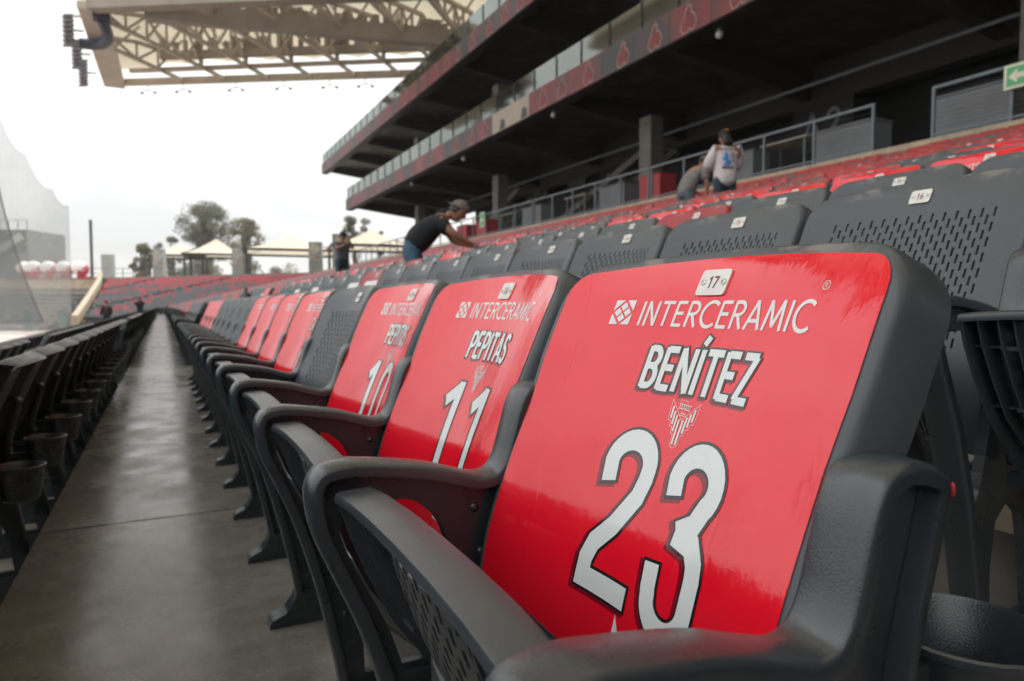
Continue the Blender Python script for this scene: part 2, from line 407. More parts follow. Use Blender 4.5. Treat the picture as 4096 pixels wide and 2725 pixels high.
# ------------------------------------------------------------------ helpers
class MB:
    """collects geometry, then becomes ONE mesh"""
    def __init__(s): s.v = []; s.f = []; s.m = []; s.cur = 0
    def vert(s, p): s.v.append((p[0], p[1], p[2])); return len(s.v) - 1
    def face(s, ids): s.f.append(tuple(ids)); s.m.append(s.cur)
    def poly(s, pts): s.face([s.vert(p) for p in pts])
    def box(s, a, b):
        x0, y0, z0 = a; x1, y1, z1 = b
        k = [s.vert(p) for p in ((x0, y0, z0), (x1, y0, z0), (x1, y1, z0), (x0, y1, z0), (x0, y0, z1), (x1, y0, z1), (x1, y1, z1), (x0, y1, z1))]
        for q in ((0, 3, 2, 1), (4, 5, 6, 7), (0, 1, 5, 4), (1, 2, 6, 5), (2, 3, 7, 6), (3, 0, 4, 7)): s.face([k[i] for i in q])
    def bar(s, p, q, w, h, up=(0, 0, 1)):
        p = Vector(p); q = Vector(q); d = (q - p).normalized(); u = Vector(up)
        if abs(d.dot(u)) > 0.98: u = Vector((1, 0, 0))
        r = d.cross(u).normalized() * (w / 2); t = r.cross(d).normalized() * (h / 2)
        k = [s.vert(c + a * r + b * t) for c in (p, q) for a, b in ((-1, -1), (1, -1), (1, 1), (-1, 1))]
        for f in ((0, 1, 2, 3), (7, 6, 5, 4), (0, 4, 5, 1), (1, 5, 6, 2), (2, 6, 7, 3), (3, 7, 4, 0)): s.face([k[i] for i in f])
    def tube(s, pts, r, n=8, cap=True):
        pts = [Vector(p) for p in pts]; rings = []
        rr = r if isinstance(r, (list, tuple)) else [r] * len(pts)
        for i, p in enumerate(pts):
            d = (pts[min(i + 1, len(pts) - 1)] - pts[max(i - 1, 0)]).normalized()
            u = Vector((0, 0, 1)) if abs(d.z) < 0.9 else Vector((1, 0, 0))
            a = d.cross(u).normalized(); b = a.cross(d)
            rings.append([s.vert(p + rr[i] * (math.cos(t) * a + math.sin(t) * b)) for t in (2 * math.pi * k / n for k in range(n))])
        for i in range(len(rings) - 1):
            for k in range(n): s.face((rings[i][k], rings[i][(k + 1) % n], rings[i + 1][(k + 1) % n], rings[i + 1][k]))
        if cap: s.face(rings[0][::-1]); s.face(rings[-1])
    def lathe(s, c, prof, n=20, axis=2):
        rings = []
        for r, z in prof:
            rings.append([s.vert((c[0] + r * math.cos(t), c[1] + r * math.sin(t), c[2] + z)) for t in (2 * math.pi * k / n for k in range(n))])
        for i in range(len(rings) - 1):
            for k in range(n): s.face((rings[i][k], rings[i][(k + 1) % n], rings[i + 1][(k + 1) % n], rings[i + 1][k]))
    def grid(s, rows):
        ids = [[s.vert(p) for p in r] for r in rows]
        for j in range(len(ids) - 1):
            for i in range(len(ids[j]) - 1): s.face((ids[j][i], ids[j][i + 1], ids[j + 1][i + 1], ids[j + 1][i]))
        return ids
    def ellipsoid(s, c, r, n=14, m=9, fn=None):
        rings = []
        for j in range(m + 1):
            ph = math.pi * j / m - math.pi / 2
            row = []
            for i in range(n):
                t = 2 * math.pi * i / n
                p = Vector((math.cos(ph) * math.cos(t), math.cos(ph) * math.sin(t), math.sin(ph)))
                if fn: p = fn(p)
                row.append(s.vert((c[0] + r[0] * p.x, c[1] + r[1] * p.y, c[2] + r[2] * p.z)))
            rings.append(row)
        for j in range(m):
            for i in range(n): s.face((rings[j][i], rings[j][(i + 1) % n], rings[j + 1][(i + 1) % n], rings[j + 1][i]))
    def mesh(s, name, mats, smooth=None):
        me = bpy.data.meshes.new(name)
        me.from_pydata(s.v, [], s.f)
        for m in (mats if isinstance(mats, (list, tuple)) else [mats]): me.materials.append(m)
        if any(s.m): me.polygons.foreach_set('material_index', s.m)
        if smooth is not None:
            me.polygons.foreach_set('use_smooth', [True] * len(me.polygons))
            me.set_sharp_from_angle(angle=R(smooth))
        me.update()
        return me
    def build(s, name, mats, parent=None, smooth=None, fix=False):
        me = s.mesh(name, mats, smooth)
        if fix:
            bm = bmesh.new(); bm.from_mesh(me)
            bmesh.ops.recalc_face_normals(bm, faces=bm.faces); bm.to_mesh(me); bm.free()
        return link(name, me, parent)

def link(name, me, parent=None, loc=None):
    o = bpy.data.objects.new(name, me); C.objects.link(o)
    if parent: o.parent = parent
    if loc: o.location = loc
    return o
def empty(name, loc=(0, 0, 0), rz=0):
    o = bpy.data.objects.new(name, None); C.objects.link(o)
    o.location = loc; o.rotation_euler = (0, 0, rz); o.empty_display_size = 0.1
    return o
def tag(o, label=None, cat=None, group=None, kind=None):
    if label: o['label'] = label
    if cat: o['category'] = cat
    if group: o['group'] = group
    if kind: o['kind'] = kind
    return o
def fixn(me):
    bm = bmesh.new(); bm.from_mesh(me); bmesh.ops.recalc_face_normals(bm, faces=bm.faces); bm.to_mesh(me); bm.free()
    return me
def interp(x, xs, ys):
    if x <= xs[0]: return ys[0]
    for i in range(len(xs) - 1):
        if x <= xs[i + 1]:
            t = (x - xs[i]) / (xs[i + 1] - xs[i]); return ys[i] + t * (ys[i + 1] - ys[i])
    return ys[-1]
def smooth_interp(x, xs, ys):
    """Catmull-Rom through the points"""
    n = len(xs)
    if x <= xs[0]: return ys[0]
    if x >= xs[-1]: return ys[-1]
    for i in range(n - 1):
        if x <= xs[i + 1]: break
    def tan(k):
        a, b = max(k - 1, 0), min(k + 1, n - 1)
        return (ys[b] - ys[a]) / (xs[b] - xs[a])
    h = xs[i + 1] - xs[i]; t = (x - xs[i]) / h
    return (2*t**3 - 3*t*t + 1) * ys[i] + (t**3 - 2*t*t + t) * h * tan(i) + (-2*t**3 + 3*t*t) * ys[i + 1] + (t**3 - t*t) * h * tan(i + 1)

# ------------------------------------------------------------------ layout numbers
PITCH = 0.497
TREAD = 0.86
Y0 = 0.557                 # centre of the nearest seat of the aisle row
NTOP = 16
def row_x(n): return TREAD * n if n >= 0 else -0.94 - TREAD * (-n - 1)
def row_h(n): return sum(0.198 + 0.00125 * k for k in range(n)) if n >= 0 else -0.21 - 0.20 * (-n - 1)
ROW_OFF = {0: 0.0, 1: 0.319, 2: -0.057, 3: 0.12, 4: -0.21, 5: 0.05, 6: 0.2, 7: -0.1, 8: 0.15, -1: 0.10, -2: -0.12, -3: 0.2}
def row_y(n): return Y0 + ROW_OFF.get(n, ((n * 0.173) % 1 - 0.5) * PITCH)
BEND = R(38)
D2 = Vector((-math.sin(BEND), math.cos(BEND))); N2 = Vector((math.cos(BEND), math.sin(BEND)))
def y_end(x): return 74.5 - (14.5 - x) * math.tan(BEND / 2)
fwd = Vector((math.sin(R(27.1)), math.cos(R(27.1)), 0)); rgt = Vector((math.cos(R(27.1)), -math.sin(R(27.1)), 0))
def PL(lat, dep, h): return Vector((rgt.x * lat + fwd.x * dep, rgt.y * lat + fwd.y * dep, h))
BEND_X = -6.7              # the bent rows run out on this line
def edge(n): return -0.41 if n == 0 else -0.33      # front edge of each tread relative to its row

# ------------------------------------------------------------------ the setting: ground, field, terraces
mb = MB(); mb.poly([(-600, -400, -2.4), (600, -400, -2.4), (600, 900, -2.4), (-600, 900, -2.4)])
tag(mb.build('ground', M['terrace']), kind='structure')
mb = MB(); mb.poly([(-90, -40, -2.38), (-5.2, -40, -2.38), (-5.2, 70, -2.38), (-7.4, 75, -2.38), (-7.4, 112, -2.38), (-90, 112, -2.38)])
tag(mb.build('playing_field', M['field']), kind='structure')

def profile():
    """stepped section (x, h) from the front wall up to the concourse"""
    p = []
    for n in range(-4, NTOP + 1):
        x0 = row_x(n) + edge(n)
        fl = lambda k: row_h(k) - (0.02 if k == 0 else 0)      # the aisle tread is sunk for its slabs
        if n > -4: p.append((x0, fl(n - 1)))
        p.append((x0, fl(n)))
    return p
prof = profile()
CON_X, CON_H = row_x(NTOP) + 0.78, row_h(NTOP) + 1.02
prof += [(CON_X, row_h(NTOP)), (CON_X, CON_H), (CON_X + 40, CON_H)]
mb = MB()
rows = []
for sy in (-12, None, 'b'):
    r = []
    for x, h in prof:
        ye = y_end(x)
        if sy == -12: r.append((x, -12, h))
        elif sy is None: r.append((x, ye, h))
        else: q = (x - BEND_X) / -D2.x; r.append((x + D2.x * q, ye + D2.y * q, h))
    rows.append(r)
# the aisle tread itself is laid as slabs, so its strip is sunk below them
ids = mb.grid(rows)
terr = mb.build('seating_terrace', M['terrace'])
tag(terr, kind='structure')
# aisle slabs with open joints
ys = [-2.0, 2.93, 8.9, 14.9, 20.9, 26.9, 32.9, 38.9, 44.9, 50.9, 56.9, 62.9, 69.2]
for a, b in zip(ys[:-1], ys[1:]):
    mb = MB(); x0, x1 = edge(0) - 0.003, row_x(1) + edge(1) - 0.004
    mb.box((x0, a + 0.006, -0.0185), (x1, b - 0.006, 0.0))
    o = mb.build('slab', M['floor'], terr)
# front wall of the stand with its padded cap
FX = row_x(-4) + edge(-4)
fw = empty('front_wall', (FX, 30, -2.4))
mb = MB(); mb.box((-0.25, -42, 0), (-0.003, 38, 2.4 - 1.02)); mb.build('wall', M['step'], fw)
for k in range(13):
    mb = MB(); mb.box((-0.33, -41.9 + k * 6.1, 1.381), (0.05, -41.9 + k * 6.1 + 6.05, 1.66)); mb.build('padding', M['wallpad'], fw, 30)
tag(fw, 'low front wall with dark padding between left rows and the field', 'wall')
ew = empty('end_wall', (BEND_X, 85, -2.4))
mb = MB(); pa = [(BEND_X, y_end(x) + D2.y * (x - BEND_X) / -D2.x, h + 0.75) for x, h in prof[:-1]]
pa = pa[::2] + [pa[-1]]
for p, q in zip(pa[:-1], pa[1:]):
    for dx in (0.0, -0.5): mb.poly([(p[0] + dx - BEND_X, p[1] - 85, 0), (q[0] + dx - BEND_X, q[1] - 85, 0), (q[0] + dx - BEND_X, q[1] - 85, q[2] + 2.4), (p[0] + dx - BEND_X, p[1] - 85, p[2] + 2.4)])
    mb.poly([(p[0] - BEND_X, p[1] - 85, p[2] + 2.4), (q[0] - BEND_X, q[1] - 85, q[2] + 2.4), (q[0] - 0.5 - BEND_X, q[1] - 85, q[2] + 2.4), (p[0] - 0.5 - BEND_X, p[1] - 85, p[2] + 2.4)])
mb.build('sloping_wall', M['tan'], ew)
mb = MB(); mb.box((-0.5, pa[0][1] - 85 - 0.4, 0), (0.0, pa[0][1] - 85 - 0.002, pa[0][2] + 2.4)); mb.build('end_post', M['tan'], ew)
tag(ew, 'sloping tan end wall closing the far corner seats', 'wall')
# stair flights cut through the rows
STAIR_Y = 9.5
mb = MB()
for n in [k for k in range(-3, NTOP + 1) if k not in (0, 1)]:
    x0 = row_x(n) + edge(n); mb.box((x0 - 0.30, STAIR_Y - 0.55, row_h(n - 1) + 0.001), (x0 - 0.002, STAIR_Y + 0.55, row_h(n - 1) + 0.10))
st = mb.build('stair_flight', M['step']); tag(st, kind='structure')

# ------------------------------------------------------------------ stadium chair: shared part meshes
OX = 0.35                                   # chair origin lies 0.35 behind the row reference line
PZ = [0.36, 0.45, 0.52, 0.60, 0.70, 0.80, 0.86, 0.885]
PX = [0.385, 0.388, 0.398, 0.424, 0.466, 0.510, 0.540, 0.557]
KU = 0.75
ZB, ZT = 0.37, 0.868
def SP(u, z, d=0.0):
    """point of the backrest's front face; u runs along the row, d is height above the face"""
    e = 0.004
    x = smooth_interp(z, PZ, PX) - KU * u * u
    if d == 0: return Vector((x - OX, u, z))
    dx = (smooth_interp(z + e, PZ, PX) - smooth_interp(z - e, PZ, PX)) / (2 * e)
    n = Vector((-1, -2 * KU * u, dx)).normalized()
    return Vector((x - OX, u, z)) + n * d
def ztop(u): return 0.8755 - 0.25 * u * u
def halfw(z):
    w = interp(z, [0.36, 0.70, 0.76, 0.87], [0.221, 0.224, 0.229, 0.230])
    return w
RC = 0.044
def edge_u(f):
    """half width of the face at height fraction f (0 bottom, 1 top), with rounded top corners"""
    z = ZB + (ZT - ZB) * f
    w = halfw(z)
    zc = ZT - RC
    if z > zc: w = w - RC + math.sqrt(max(0, RC * RC - (z - zc) ** 2))
    return w
def zmap(u, f):
    """follow the arched top edge near the top only"""
    z = ZB + (ZT - ZB) * f
    lift = (ztop(u) - ZT) * max(0, (f - 0.5) / 0.5) ** 2
    return z + lift

def back_mesh(name, m, holes, fine=True):
    CW, CH = 0.0127, 0.0140                 # column width, half cell height
    ncol = 27 if fine else 8
    uw = 27 * CW / ncol
    u0 = -uw * ncol / 2
    zh0, nh = 0.470, 24                     # perforated zone
    if fine:
        fz = [ZB, 0.40, 0.435] + [zh0 + CH * k for k in range(nh + 1)]
        fz += [0.815, 0.823, 0.832, 0.842, 0.850, 0.857, 0.863, 0.8665, ZT]
    else:
        fz = [ZB, 0.45, 0.52, 0.60, 0.70, 0.79, 0.82, 0.845, 0.860, 0.8665, ZT]
    fs = [(z - ZB) / (ZT - ZB) for z in fz]
    SIDE = [0.0, 0.35, 0.7, 0.9] if fine else [0.0, 0.6]
    mb = MB()
    def us(f):
        w = max(edge_u(f), -u0 + 0.002)
        l = [-w + (w + u0) * t for t in SIDE] + [u0 + uw * k for k in range(ncol + 1)]
        return l + [-a for a in l[:len(SIDE)]][::-1]
    TH = 0.006
    F, B = [], []
    for f in fs:
        F.append([mb.vert(SP(u, zmap(u, f))) for u in us(f)])
        B.append([mb.vert(SP(u, zmap(u, f), -TH)) for u in us(f)])
    NR, NU = len(F), len(F[0]); off = len(SIDE)
    skip = set()
    if holes and fine:
        for c in range(ncol):
            j = 3 + (c % 2)
            uc = u0 + uw * (c + 0.5)
            while j + 2 <= 3 + nh:
                zlow = zh0 + CH * (j - 3); zc = zlow + CH
                # the pattern narrows towards the bottom and is bowed at the top
                lim = 0.120 + 0.055 * min(1, (zc - 0.47) / 0.14)
                if abs(uc) < lim and zc < 0.802 - 0.35 * uc * uc:
                    i = c + off
                    a, b = 0.0034, 0.0086
                    fi, bi = [], []
                    for du, dz in ((-a, -b), (-a, 0), (-a, b), (a, b), (a, 0), (a, -b)):
                        sl = du * 0.75
                        fi.append(mb.vert(SP(uc + sl, zmap(uc, (zc + dz - ZB) / (ZT - ZB)))))
                        bi.append(mb.vert(SP(uc + sl, zmap(uc, (zc + dz - ZB) / (ZT - ZB)), -TH)))
                    ring = [(j, i), (j + 1, i), (j + 2, i), (j + 2, i + 1), (j + 1, i + 1), (j, i + 1)]
                    for k in range(6):
                        p, q = ring[k], ring[(k + 1) % 6]; k2 = (k + 1) % 6
                        mb.face((F[p[0]][p[1]], F[q[0]][q[1]], fi[k2], fi[k]))
                        mb.face((B[q[0]][q[1]], B[p[0]][p[1]], bi[k], bi[k2]))
                        mb.face((fi[k], fi[k2], bi[k2], bi[k]))
                    skip.add((j, i)); skip.add((j + 1, i))
                j += 2
    for j in range(NR - 1):
        for i in range(NU - 1):
            if (j, i) in skip: continue
            mb.face((F[j][i], F[j + 1][i], F[j + 1][i + 1], F[j][i + 1]))
            mb.face((B[j][i], B[j][i + 1], B[j + 1][i + 1], B[j + 1][i]))
    # moulded rim: boundary loop swept outwards and backwards
    loopF = [F[j][0] for j in range(NR)] + [F[-1][i] for i in range(1, NU)] + [F[j][-1] for j in range(NR - 2, -1, -1)]
    loopB = [B[j][0] for j in range(NR)] + [B[-1][i] for i in range(1, NU)] + [B[j][-1] for j in range(NR - 2, -1, -1)]
    P = [Vector(mb.v[k]) for k in loopF]
    n = len(P)
    outs = []
    for k in range(n):
        t = (P[min(k + 1, n - 1)] - P[max(k - 1, 0)]).normalized()
        # face normal here
        nx = Vector((-1, -2 * KU * P[k].y, 0.46)).normalized()
        o = nx.cross(t).normalized()
        if o.dot(P[k] - Vector((P[k].x, 0, 0.62))) < 0: o = -o
        depth = 0.052 if P[k].z > 0.6 else 0.052 * max(0.35, (P[k].z - 0.30) / 0.30)
        outs.append((o, -nx, depth))
    sec = [(0.004, 0.0006), (0.0075, 0.004), (0.0085, 0.010), (0.0088, 0.35), (0.0080, 0.75), (0.0055, 1.0), (0.0015, 1.0), (0.0005, 0.7)]
    prev = loopF
    for (a, dd) in sec:
        cur = []
        for k in range(n):
            o, bk, depth = outs[k]
            dep = dd * depth if dd >= 0.3 else dd
            cur.append(mb.vert(P[k] + o * a + bk * dep))
        for k in range(n - 1): mb.face((prev[k], prev[k + 1], cur[k + 1], cur[k]))
        prev = cur
    for k in range(n - 1): mb.face((prev[k], prev[k + 1], loopB[k + 1], loopB[k]))
    # bottom closure
    for i in range(NU - 1): mb.face((F[0][i], F[0][i + 1], B[0][i + 1], B[0][i]))
    me = mb.mesh(name, m, 40)
    return fixn(me)

def sticker_mesh(name, m, inset=0.002, z0=0.385, z1=None, wlim=None, arch=True, d=0.0009):
    mb = MB()
    rows = []
    nz, nu = 26, 22
    zt = z1 or 0.8640
    rc = 0.026
    for j in range(nz + 1):
        t = j / nz
        t = 1 - (1 - t) ** 1.7
        z = z0 + (zt - z0) * t
        w = halfw(z) - inset
        if wlim: w = min(w, wlim)
        if z > zt - rc: w = w - rc + math.sqrt(max(0, rc * rc - (z - zt + rc) ** 2))
        f = (z - ZB) / (ZT - ZB)
        rows.append([SP(-w + 2 * w * i / nu, zmap(-w + 2 * w * i / nu, f) if arch else z, d) for i in range(nu + 1)])
    mb.grid(rows)
    return fixn(mb.mesh(name, m, 60))

# ---- stroke lettering (drawn from polylines, laid on the curved face)
def arc(cx, cy, rx, ry, a0, a1, n=10):
    return [(cx + rx * math.cos(R(a0 + (a1 - a0) * k / n)), cy + ry * math.sin(R(a0 + (a1 - a0) * k / n))) for k in range(n + 1)]
GL = {   # width, strokes in a 1-high cell
 'I': (0.16, [[(0.08, 0), (0.08, 1)]]),
 'N': (0.62, [[(0.07, 0), (0.07, 1)], [(0.07, 1), (0.55, 0)], [(0.55, 0), (0.55, 1)]]),
 'T': (0.60, [[(0.30, 0), (0.30, 1)], [(0.0, 0.95), (0.60, 0.95)]]),
 'E': (0.52, [[(0.07, 0), (0.07, 1)], [(0.07, 0.95), (0.50, 0.95)], [(0.07, 0.52), (0.46, 0.52)], [(0.07, 0.05), (0.50, 0.05)]]),
 'R': (0.58, [[(0.07, 0), (0.07, 1)], [(0.07, 0.95), (0.28, 0.95)] + arc(0.28, 0.72, 0.24, 0.23, 90, -90, 9) + [(0.07, 0.49)], [(0.26, 0.49), (0.54, 0)]]),
 'P': (0.55, [[(0.07, 0), (0.07, 1)], [(0.07, 0.95), (0.28, 0.95)] + arc(0.28, 0.70, 0.23, 0.25, 90, -90, 9) + [(0.07, 0.45)]]),
 'C': (0.74, [arc(0.46, 0.5, 0.42, 0.47, 48, 312, 20)]),
 'A': (0.70, [[(0.03, 0), (0.35, 1)], [(0.35, 1), (0.67, 0)], [(0.14, 0.30), (0.56, 0.30)]]),
 'M': (0.86, [[(0.05, 0), (0.16, 1)], [(0.16, 1), (0.43, 0.12)], [(0.43, 0.12), (0.70, 1)], [(0.70, 1), (0.81, 0)]]),
 'B': (0.56, [[(0.07, 0), (0.07, 1)], [(0.07, 0.95), (0.27, 0.95)] + arc(0.27, 0.74, 0.21, 0.21, 90, -90, 8) + [(0.07, 0.53)], [(0.27, 0.53)] + arc(0.27, 0.29, 0.23, 0.24, 90, -90, 8) + [(0.07, 0.05)]]),
 'Z': (0.54, [[(0.03, 0.95), (0.51, 0.95)], [(0.48, 0.95), (0.06, 0.05)], [(0.03, 0.05), (0.51, 0.05)]]),
 'S': (0.54, [arc(0.27, 0.73, 0.21, 0.22, 20, 230, 12) + [(0.30, 0.51)] + arc(0.27, 0.27, 0.21, 0.22, 50, -160, 12)]),
 'O': (0.60, [arc(0.30, 0.5, 0.24, 0.45, 0, 360, 24)]),
 'L': (0.48, [[(0.07, 0), (0.07, 1)], [(0.07, 0.05), (0.47, 0.05)]]),
 'D': (0.58, [[(0.07, 0), (0.07, 1)], [(0.07, 0.95), (0.24, 0.95)] + arc(0.24, 0.5, 0.28, 0.45, 90, -90, 12) + [(0.07, 0.05)]]),
 '´': (0.0, [[(-0.06, 1.10), (0.06, 1.30)]]),
 '0': (0.56, [arc(0.28, 0.74, 0.20, 0.22, 0, 180, 10) + arc(0.28, 0.26, 0.20, 0.22, 180, 360, 10) + [(0.48, 0.74)]]),
 '1': (0.36, [[(0.22, 0), (0.22, 1)], [(0.22, 0.95), (0.02, 0.80)]]),
 '2': (0.56, [[(0.08, 0.64)] + arc(0.28, 0.74, 0.20, 0.21, 180, -8, 12) + [(0.45, 0.62), (0.32, 0.42), (0.14, 0.24), (0.09, 0.07)], [(0.02, 0.07), (0.52, 0.07)]]),
 '3': (0.56, [[(0.08, 0.70)] + arc(0.28, 0.75, 0.20, 0.20, 180, -30, 12) + [(0.40, 0.55), (0.26, 0.52)], [(0.30, 0.52), (0.42, 0.48)] + arc(0.28, 0.27, 0.20, 0.22, 40, -180, 14) + [(0.08, 0.33)]]),
 '4': (0.56, [[(0.36, 0), (0.36, 1)], [(0.36, 0.96), (0.05, 0.30)], [(0.03, 0.27), (0.54, 0.27)]]),
 '5': (0.54, [[(0.48, 0.95), (0.10, 0.95)], [(0.10, 0.95), (0.08, 0.52)], [(0.08, 0.55)] + arc(0.27, 0.32, 0.21, 0.27, 110, -160, 14)]),
 '6': (0.56, [arc(0.28, 0.28, 0.20, 0.24, 0, 360, 20), [(0.09, 0.36), (0.16, 0.66), (0.36, 0.97)]]),
 '7': (0.54, [[(0.03, 0.95), (0.51, 0.95)], [(0.49, 0.95), (0.20, 0.0)]]),
 '8': (0.56, [arc(0.28, 0.74, 0.17, 0.20, 0, 360, 18), arc(0.28, 0.27, 0.21, 0.23, 0, 360, 20)]),
 '9': (0.56, [arc(0.28, 0.70, 0.20, 0.24, 0, 360, 20), [(0.47, 0.62), (0.40, 0.32), (0.20, 0.02)]]),
}
def resample(pl, step):
    out = [pl[0]]
    for a, b in zip(pl[:-1], pl[1:]):
        L = math.hypot(b[0] - a[0], b[1] - a[1]); n = max(1, int(L / step))
        for k in range(1, n + 1): out.append((a[0] + (b[0] - a[0]) * k / n, a[1] + (b[1] - a[1]) * k / n))
    return out
def ribbon(mb, pl, w, fn, ext=0.0, step=0.006, depth=0.0):
    """flat strip of width w along polyline pl; fn(x, z, depth) places it"""
    pl = [p for i, p in enumerate(pl) if i == 0 or math.hypot(p[0] - pl[i - 1][0], p[1] - pl[i - 1][1]) > 1e-6]
    if len(pl) < 2: return
    closed = math.hypot(pl[0][0] - pl[-1][0], pl[0][1] - pl[-1][1]) < 1e-5
    if ext and not closed:
        a, b = pl[0], pl[1]; L = math.hypot(a[0] - b[0], a[1] - b[1]); pl[0] = (a[0] + (a[0] - b[0]) / L * ext, a[1] + (a[1] - b[1]) / L * ext)
        a, b = pl[-1], pl[-2]; L = math.hypot(a[0] - b[0], a[1] - b[1]); pl[-1] = (a[0] + (a[0] - b[0]) / L * ext, a[1] + (a[1] - b[1]) / L * ext)
    pl = resample(pl, step); n = len(pl); rows = []
    for i in range(n):
        if closed:
            p0 = pl[i - 1] if i > 0 else pl[-2]; p1 = pl[i + 1] if i < n - 1 else pl[1]
        else:
            p0 = pl[max(i - 1, 0)]; p1 = pl[min(i + 1, n - 1)]
        q = pl[i]
        def nrm(a, b):
            L = math.hypot(b[0] - a[0], b[1] - a[1]) or 1
            return (-(b[1] - a[1]) / L, (b[0] - a[0]) / L)
        n1 = nrm(p0, q) if p0 != q else nrm(q, p1); n2 = nrm(q, p1) if p1 != q else n1
        mx, mz = n1[0] + n2[0], n1[1] + n2[1]; L = math.hypot(mx, mz) or 1
        mx, mz = mx / L, mz / L; c = max(0.55, mx * n1[0] + mz * n1[1]); k = w / 2 / c
        rows.append([fn(q[0] + mx * k * t, q[1] + mz * k * t, depth) for t in (-1, 0, 1)])
    mb.grid(rows)
def text_strokes(txt, x0, x1, z0, z1, gap=0.14):
    """lay text between x0..x1 (reading direction) and z0..z1; returns polylines in metres"""
    tot = sum(GL[c][0] for c in txt) + gap * (len([c for c in txt if c != '´']) - 1)
    sx = (x1 - x0) / tot; sz = z1 - z0; x = 0; out = []; last = 0
    for c in txt:
        w, st = GL[c]
        if c == '´':
            for s in st: out.append([(x0 + (last + p[0]) * sx, z0 + p[1] * sz) for p in s]); 
            continue
        for s in st: out.append([(x0 + (x + p[0]) * sx, z0 + p[1] * sz) for p in s])
        last = x + w / 2; x += w + gap
    return out
def onback(x, z, d): return SP(-x - 0.005, z, d)          # reading direction runs towards -Y
def lettering(name, strokes, w, m, d, ext=0.0, dx=0, dz=0):
    mb = MB()
    for k, s in enumerate(strokes):
        ribbon(mb, [(p[0] + dx, p[1] + dz) for p in s], w, onback, ext, depth=d + (k % 5) * 0.00004)
    return fixn(mb.mesh(name, m, 60))

def plate_mesh():
    mb = MB()
    w, h, zc, r = 0.0215, 0.0150, 0.8435, 0.004
    ol = []
    for cx, cz, a in ((w - r, h - r, 0), (-w + r, h - r, 90), (-w + r, -h + r, 180), (w - r, -h + r, 270)):
        ol += [(cx + r * math.cos(R(a + t)), cz + r * math.sin(R(a + t))) for t in (0, 30, 60, 90)]
    f = [mb.vert(SP(x, zc + z * 0.92, 0.0030)) for x, z in ol]; b = [mb.vert(SP(x, zc + z * 0.92, 0.0008)) for x, z in ol]
    mb.face(f)
    for k in range(len(f)): mb.face((f[k], f[(k + 1) % len(f)], b[(k + 1) % len(f)], b[k]))
    return fixn(mb.mesh('number_plate', M['plate'], 30))
def rivet_mesh(sx):
    mb = MB(); c = SP(sx, 0.8435, 0.0028); n = (SP(sx, 0.8435, 0.01) - SP(sx, 0.8435, 0.0)).normalized()
    a = n.cross(Vector((0, 1, 0))).normalized(); b = n.cross(a)
    rings = []
    for rr, hh in ((0.0036, 0), (0.0034, 0.0010), (0.0022, 0.0018), (0.0014, 0.0018), (0.0010, 0.0008)):
        rings.append([mb.vert(c + n * hh + rr * (math.cos(t) * a + math.sin(t) * b)) for t in (2 * math.pi * k / 10 for k in range(10))])
    for i in range(len(rings) - 1):
        for k in range(10): mb.face((rings[i][k], rings[i][(k + 1) % 10], rings[i + 1][(k + 1) % 10], rings[i + 1][k]))
    mb.face(rings[-1])
    return fixn(mb.mesh('rivet', M['rivet'], 40))
def digits_mesh(num):
    mb = MB(); t = str(num); w = 0.0068 * len(t)
    for k, s in enumerate(text_strokes(t, -w / 2, w / 2, 0.8375, 0.8495, 0.16)):
        ribbon(mb, s, 0.0019, lambda x, z, d: SP(-x, z, d), 0.0004, 0.002, 0.0033 + k * 0.00004)
    return fixn(mb.mesh('digits', M['plateink'], 60))

# ---- arm frame (standard between two seats)
FRAME_OUT = [(0.293, 0.020), (0.286, 0.10), (0.266, 0.20), (0.243, 0.30), (0.206, 0.42), (0.172, 0.50), (0.150, 0.552), (0.1425, 0.591), (0.1445, 0.614), (0.157, 0.631), (0.185, 0.637),
             (0.215, 0.635), (0.285, 0.624), (0.335, 0.609), (0.360, 0.603), (0.379, 0.607), (0.391, 0.626), (0.401, 0.659), (0.411, 0.692), (0.424, 0.712), (0.445, 0.720), (0.466, 0.718), (0.486, 0.710),
             (0.496, 0.696), (0.488, 0.66), (0.462, 0.563), (0.462, 0.50), (0.466, 0.42), (0.480, 0.30), (0.497, 0.20), (0.512, 0.10), (0.520, 0.020)]
HOLE_A = [(0.190, 0.581), (0.258, 0.583), (0.287, 0.567), (0.307, 0.544), (0.318, 0.51), (0.322, 0.46), (0.310, 0.38), (0.288, 0.31), (0.270, 0.33), (0.240, 0.42), (0.206, 0.49), (0.180, 0.55)]
HOLE_B = [(0.345, 0.27), (0.385, 0.305), (0.425, 0.27), (0.444, 0.20), (0.458, 0.10), (0.338, 0.10), (0.334, 0.19)]
def spline2(pts, n=4):
    out = []
    m = len(pts)
    for i in range(m - 1):
        p0, p1, p2, p3 = pts[max(i - 1, 0)], pts[i], pts[i + 1], pts[min(i + 2, m - 1)]
        for k in range(n):
            t = k / n
            out.append(tuple(0.5 * (2 * p1[a] + (p2[a] - p0[a]) * t + (2 * p0[a] - 5 * p1[a] + 4 * p2[a] - p3[a]) * t * t + (3 * p1[a] - p0[a] - 3 * p2[a] + p3[a]) * t ** 3) for a in (0, 1)))
    out.append(pts[-1])
    return out
